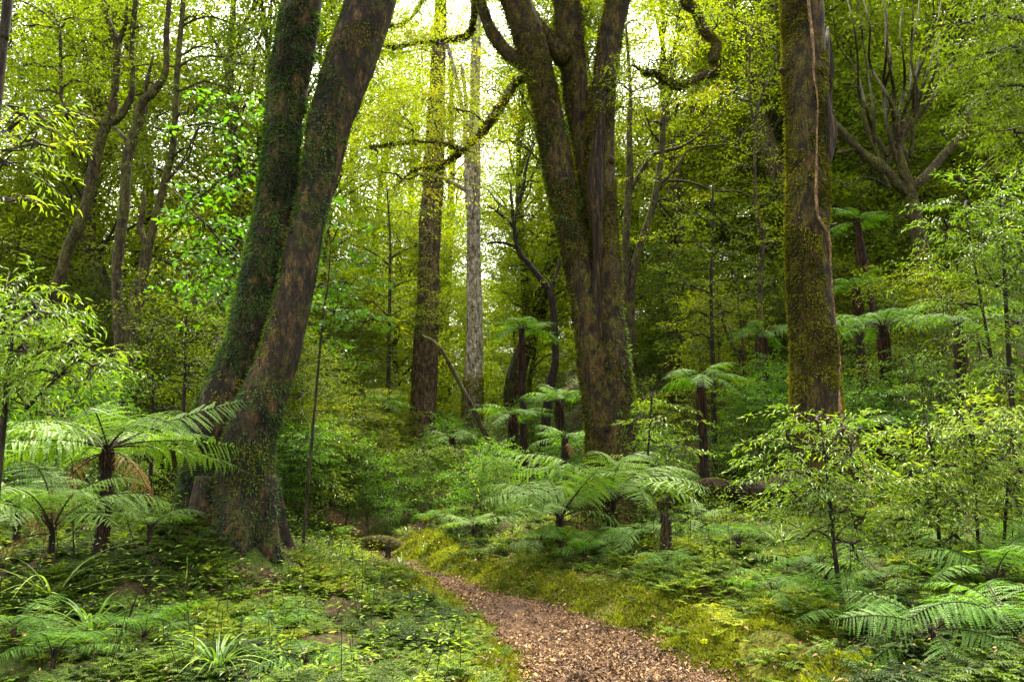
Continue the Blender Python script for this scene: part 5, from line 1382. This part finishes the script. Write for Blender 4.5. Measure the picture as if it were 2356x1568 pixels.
SAP = [proto_sapling(201, 3.0, 'small', 'leaf_mid', 13, .75), proto_sapling(202, 2.3, 'small', 'leaf_yellow', 11, .65), proto_sapling(203, 1.6, 'lance_small', 'leaf_lance', 10, .55), proto_sapling(204, 4.2, 'small', 'leaf_dark', 16, .8), proto_sapling(205, 2.0, 'small', 'leaf_fresh', 11, .6)]
SAPW = ['mid green sapling with tiered fine foliage', 'yellow green bushy sapling', 'narrow leaved low sapling', 'tall dark green sapling', 'fresh green rounded sapling']
BGD = 46
BG = [proto_tree(301, 15, 3.2, 34, 'leaf_yellow'), proto_tree(302, 18, 3.6, 38, 'leaf_mid', .25), proto_tree(303, 12, 3.0, 34, 'leaf_yellow', .05, 34), proto_tree(304, 16, 3.0, 30, 'leaf_mid', .15), proto_tree(305, 8, 3.0, 30, 'leaf_yellow', .02, 46)]
BGW = ['tall yellow green background tree', 'very tall green background tree', 'low crowned yellow background tree', 'slender green background tree', 'short bushy background tree']

ZONES = [(-999, 160, 'by the left edge'), (160, 430, 'behind the multistem tree'), (430, 640, 'left of the twin trunk'), (640, 930, 'right of the twin trunk'),
         (930, 1110, 'behind the pale trunk'), (1110, 1330, 'right of the pale trunk'), (1330, 1560, 'behind the centre tree'), (1560, 1820, 'right of the centre tree'), (1820, 2020, 'behind the straight mossy tree'), (2020, 2240, 'behind the fan branched tree'), (2240, 9999, 'by the right edge')]
ORD = ['leftmost', 'second from left', 'third from left', 'fourth from left', 'fifth from left', 'sixth from left', 'seventh from left', 'eighth from left', 'ninth from left', 'tenth from left', 'eleventh from left', 'twelfth from left', 'thirteenth from left']


def scatter(name, protos, words, spots, cat, group, partn):
    """spots: (u, Y, kind, scale). A thing per spot with its own copied parts"""
    key = {}
    for q in spots:
        z = [w for a, b, w in ZONES if a <= q[0] < b][0]
        key.setdefault((q[2], z), []).append(q)
    for (kind, zone), lst in key.items():
        lst.sort(key=lambda q: q[0])
        for i, (u, Y, _, s) in enumerate(lst):
            x = (u - 1178) / F * Y / 1.0
            x *= 1.0
            lab = words[kind] + ' ' + zone + ('' if len(lst) == 1 else ', ' + ORD[min(i, 12)])
            root = empty(name, (x, Y, gz(x, Y)), lab, cat, group)
            rr = random.Random(int(u * 13 + Y * 7))
            root.rotation_euler = (0, 0, rr.uniform(0, 6.28)); root.scale = (s, s, s * rr.uniform(.9, 1.1))
            for pn, me in zip(partn, protos[kind]):
                link(pn, me, root)


sp = []
r1 = random.Random(4)
for (u0, u1, y0, y1, n, kinds) in [(620, 1120, 13.5, 20, 26, (0, 1, 2, 4, 3)), (1110, 1340, 14, 22, 10, (1, 2, 4)), (0, 470, 15.5, 21, 22, (0, 3, 4, 2)), (0, 330, 10, 13, 6, (2, 4)), (1450, 1830, 14.5, 22, 12, (0, 1, 3)), (1930, 2356, 13, 20, 14, (0, 3, 2)), (430, 700, 13, 20, 12, (0, 3, 1)), (640, 1100, 20, 27, 12, (1, 4))]:
    for i in range(n):
        u = u0 + (u1 - u0) * (i + r1.random()) / n; Y = r1.uniform(y0, y1)
        x = (u - 1178) / F * Y
        s, _ = offpath(np.array(x), np.array(Y))
        if s < .7 and Y < 17.5: continue
        if 915 < u < 1125 and Y < 24: continue
        if 1440 < u < 1790 and r1.random() < .45: continue
        if 1120 < u < 1345 and Y < 19: continue
        if u > 1900 and Y < 16: continue
        sp.append((u, Y, r1.choice(kinds), r1.uniform(.7, 1.15)))
sp += [(1480, 13.6, 2, .8), (1540, 14, 4, .55), (1690, 14, 4, .6), (1720, 13.4, 2, .7), (1790, 13.6, 4, .8), (1950, 12.6, 4, .8), (2080, 12, 2, 1.0), (1240, 14, 4, .5), (1150, 14, 2, .6), (1060, 15, 2, .7), (1330, 15, 4, .6), (1100, 13, 4, .6),
       (700, 14, 1, .9), (800, 15, 0, .9), (860, 14.5, 4, .8), (960, 15.5, 2, .8), (660, 13, 4, .8), (1000, 17, 4, .8), (1850, 14, 4, .9), (2150, 13, 0, 1.0)]
scatter('sapling', SAP, SAPW, sp, 'sapling', 'saplings in the understory', ('stem', 'crown', 'twig_sprays'))

bgp = []
for (y0, y1, n, ulo, uhi) in [(20, 25, 13, -200, 2560), (26, 33, 11, -200, 2560), (34, 46, 12, -200, 2560), (48, 70, 12, -200, 2560)]:
    for i in range(n):
        u = ulo + (uhi - ulo) * (i + r1.uniform(.1, .9)) / n; Y = r1.uniform(y0, y1)
        if y1 <= 25 and (780 < u < 1270 or 1430 < u < 1800): continue
        if 1400 < u < 1850: continue
        bgp.append((u, Y, r1.choice((0, 1, 2, 3, 4) if Y < 34 else (0, 1, 2, 3)), r1.uniform(.9, 1.2) * max(1.0, Y / 34)))
for i in range(44):      # low bushy growth filling the far ground between the trunks
    u = -150 + 2650 * (i + r1.random()) / 44; Y = r1.uniform(27, 60)
    bgp.append((u, Y, r1.choice((4, 4, 2)), r1.uniform(.75, 1.1)))
bgp += [(1480, 25, 0, 1.0), (1530, 23, 3, 1.0), (1640, 29, 3, 1.1), (1770, 26, 1, 1.0), (1190, 28, 0, 1.1), (1560, 36, 0, 1.2)]
bgp += [(40, 19, 0, 1.0), (250, 20, 1, .95), (470, 20, 3, 1.0), (600, 22, 0, 1.0), (150, 25, 3, 1.1), (370, 26, 2, 1.5), (760, 29, 0, 1.2)]
bgp += [(1890, 24, 1, 1.0), (1960, 27, 0, 1.1), (2050, 30, 0, 1.1), (2160, 25, 1, 1.0), (2290, 24, 3, 1.0), (1830, 34, 2, 1.2)]
scatter('forest_tree', BG, BGW, bgp, 'tree', 'trees of the forest behind', ('trunk', 'crown', 'twig_sprays'))

print('script objects', len(bpy.data.objects), 'tris', sum(len(m.polygons) for m in bpy.data.meshes))

HAZE = 0.0
if HAZE:
    me = bpy.data.meshes.new('haze')
    x0, x1, y0, y1, z0, z1 = -260, 260, -40, 330, -8, 60
    v = [(x, y, z) for x in (x0, x1) for y in (y0, y1) for z in (z0, z1)]
    me.from_pydata(v, [], [(0, 1, 3, 2), (4, 6, 7, 5), (0, 4, 5, 1), (2, 3, 7, 6), (0, 2, 6, 4), (1, 5, 7, 3)])
    m, nt, out = nodes_of('haze')
    pv = nt.nodes.new('ShaderNodeVolumePrincipled'); pv.inputs['Color'].default_value = (.97, .98, .92, 1); pv.inputs['Density'].default_value = HAZE; pv.inputs['Anisotropy'].default_value = .4
    nt.links.new(pv.outputs[0], out.inputs['Volume'])
    me.materials.append(m)
    tag(link('haze', me), 'thin bright air between the trees', 'haze', kind='stuff')
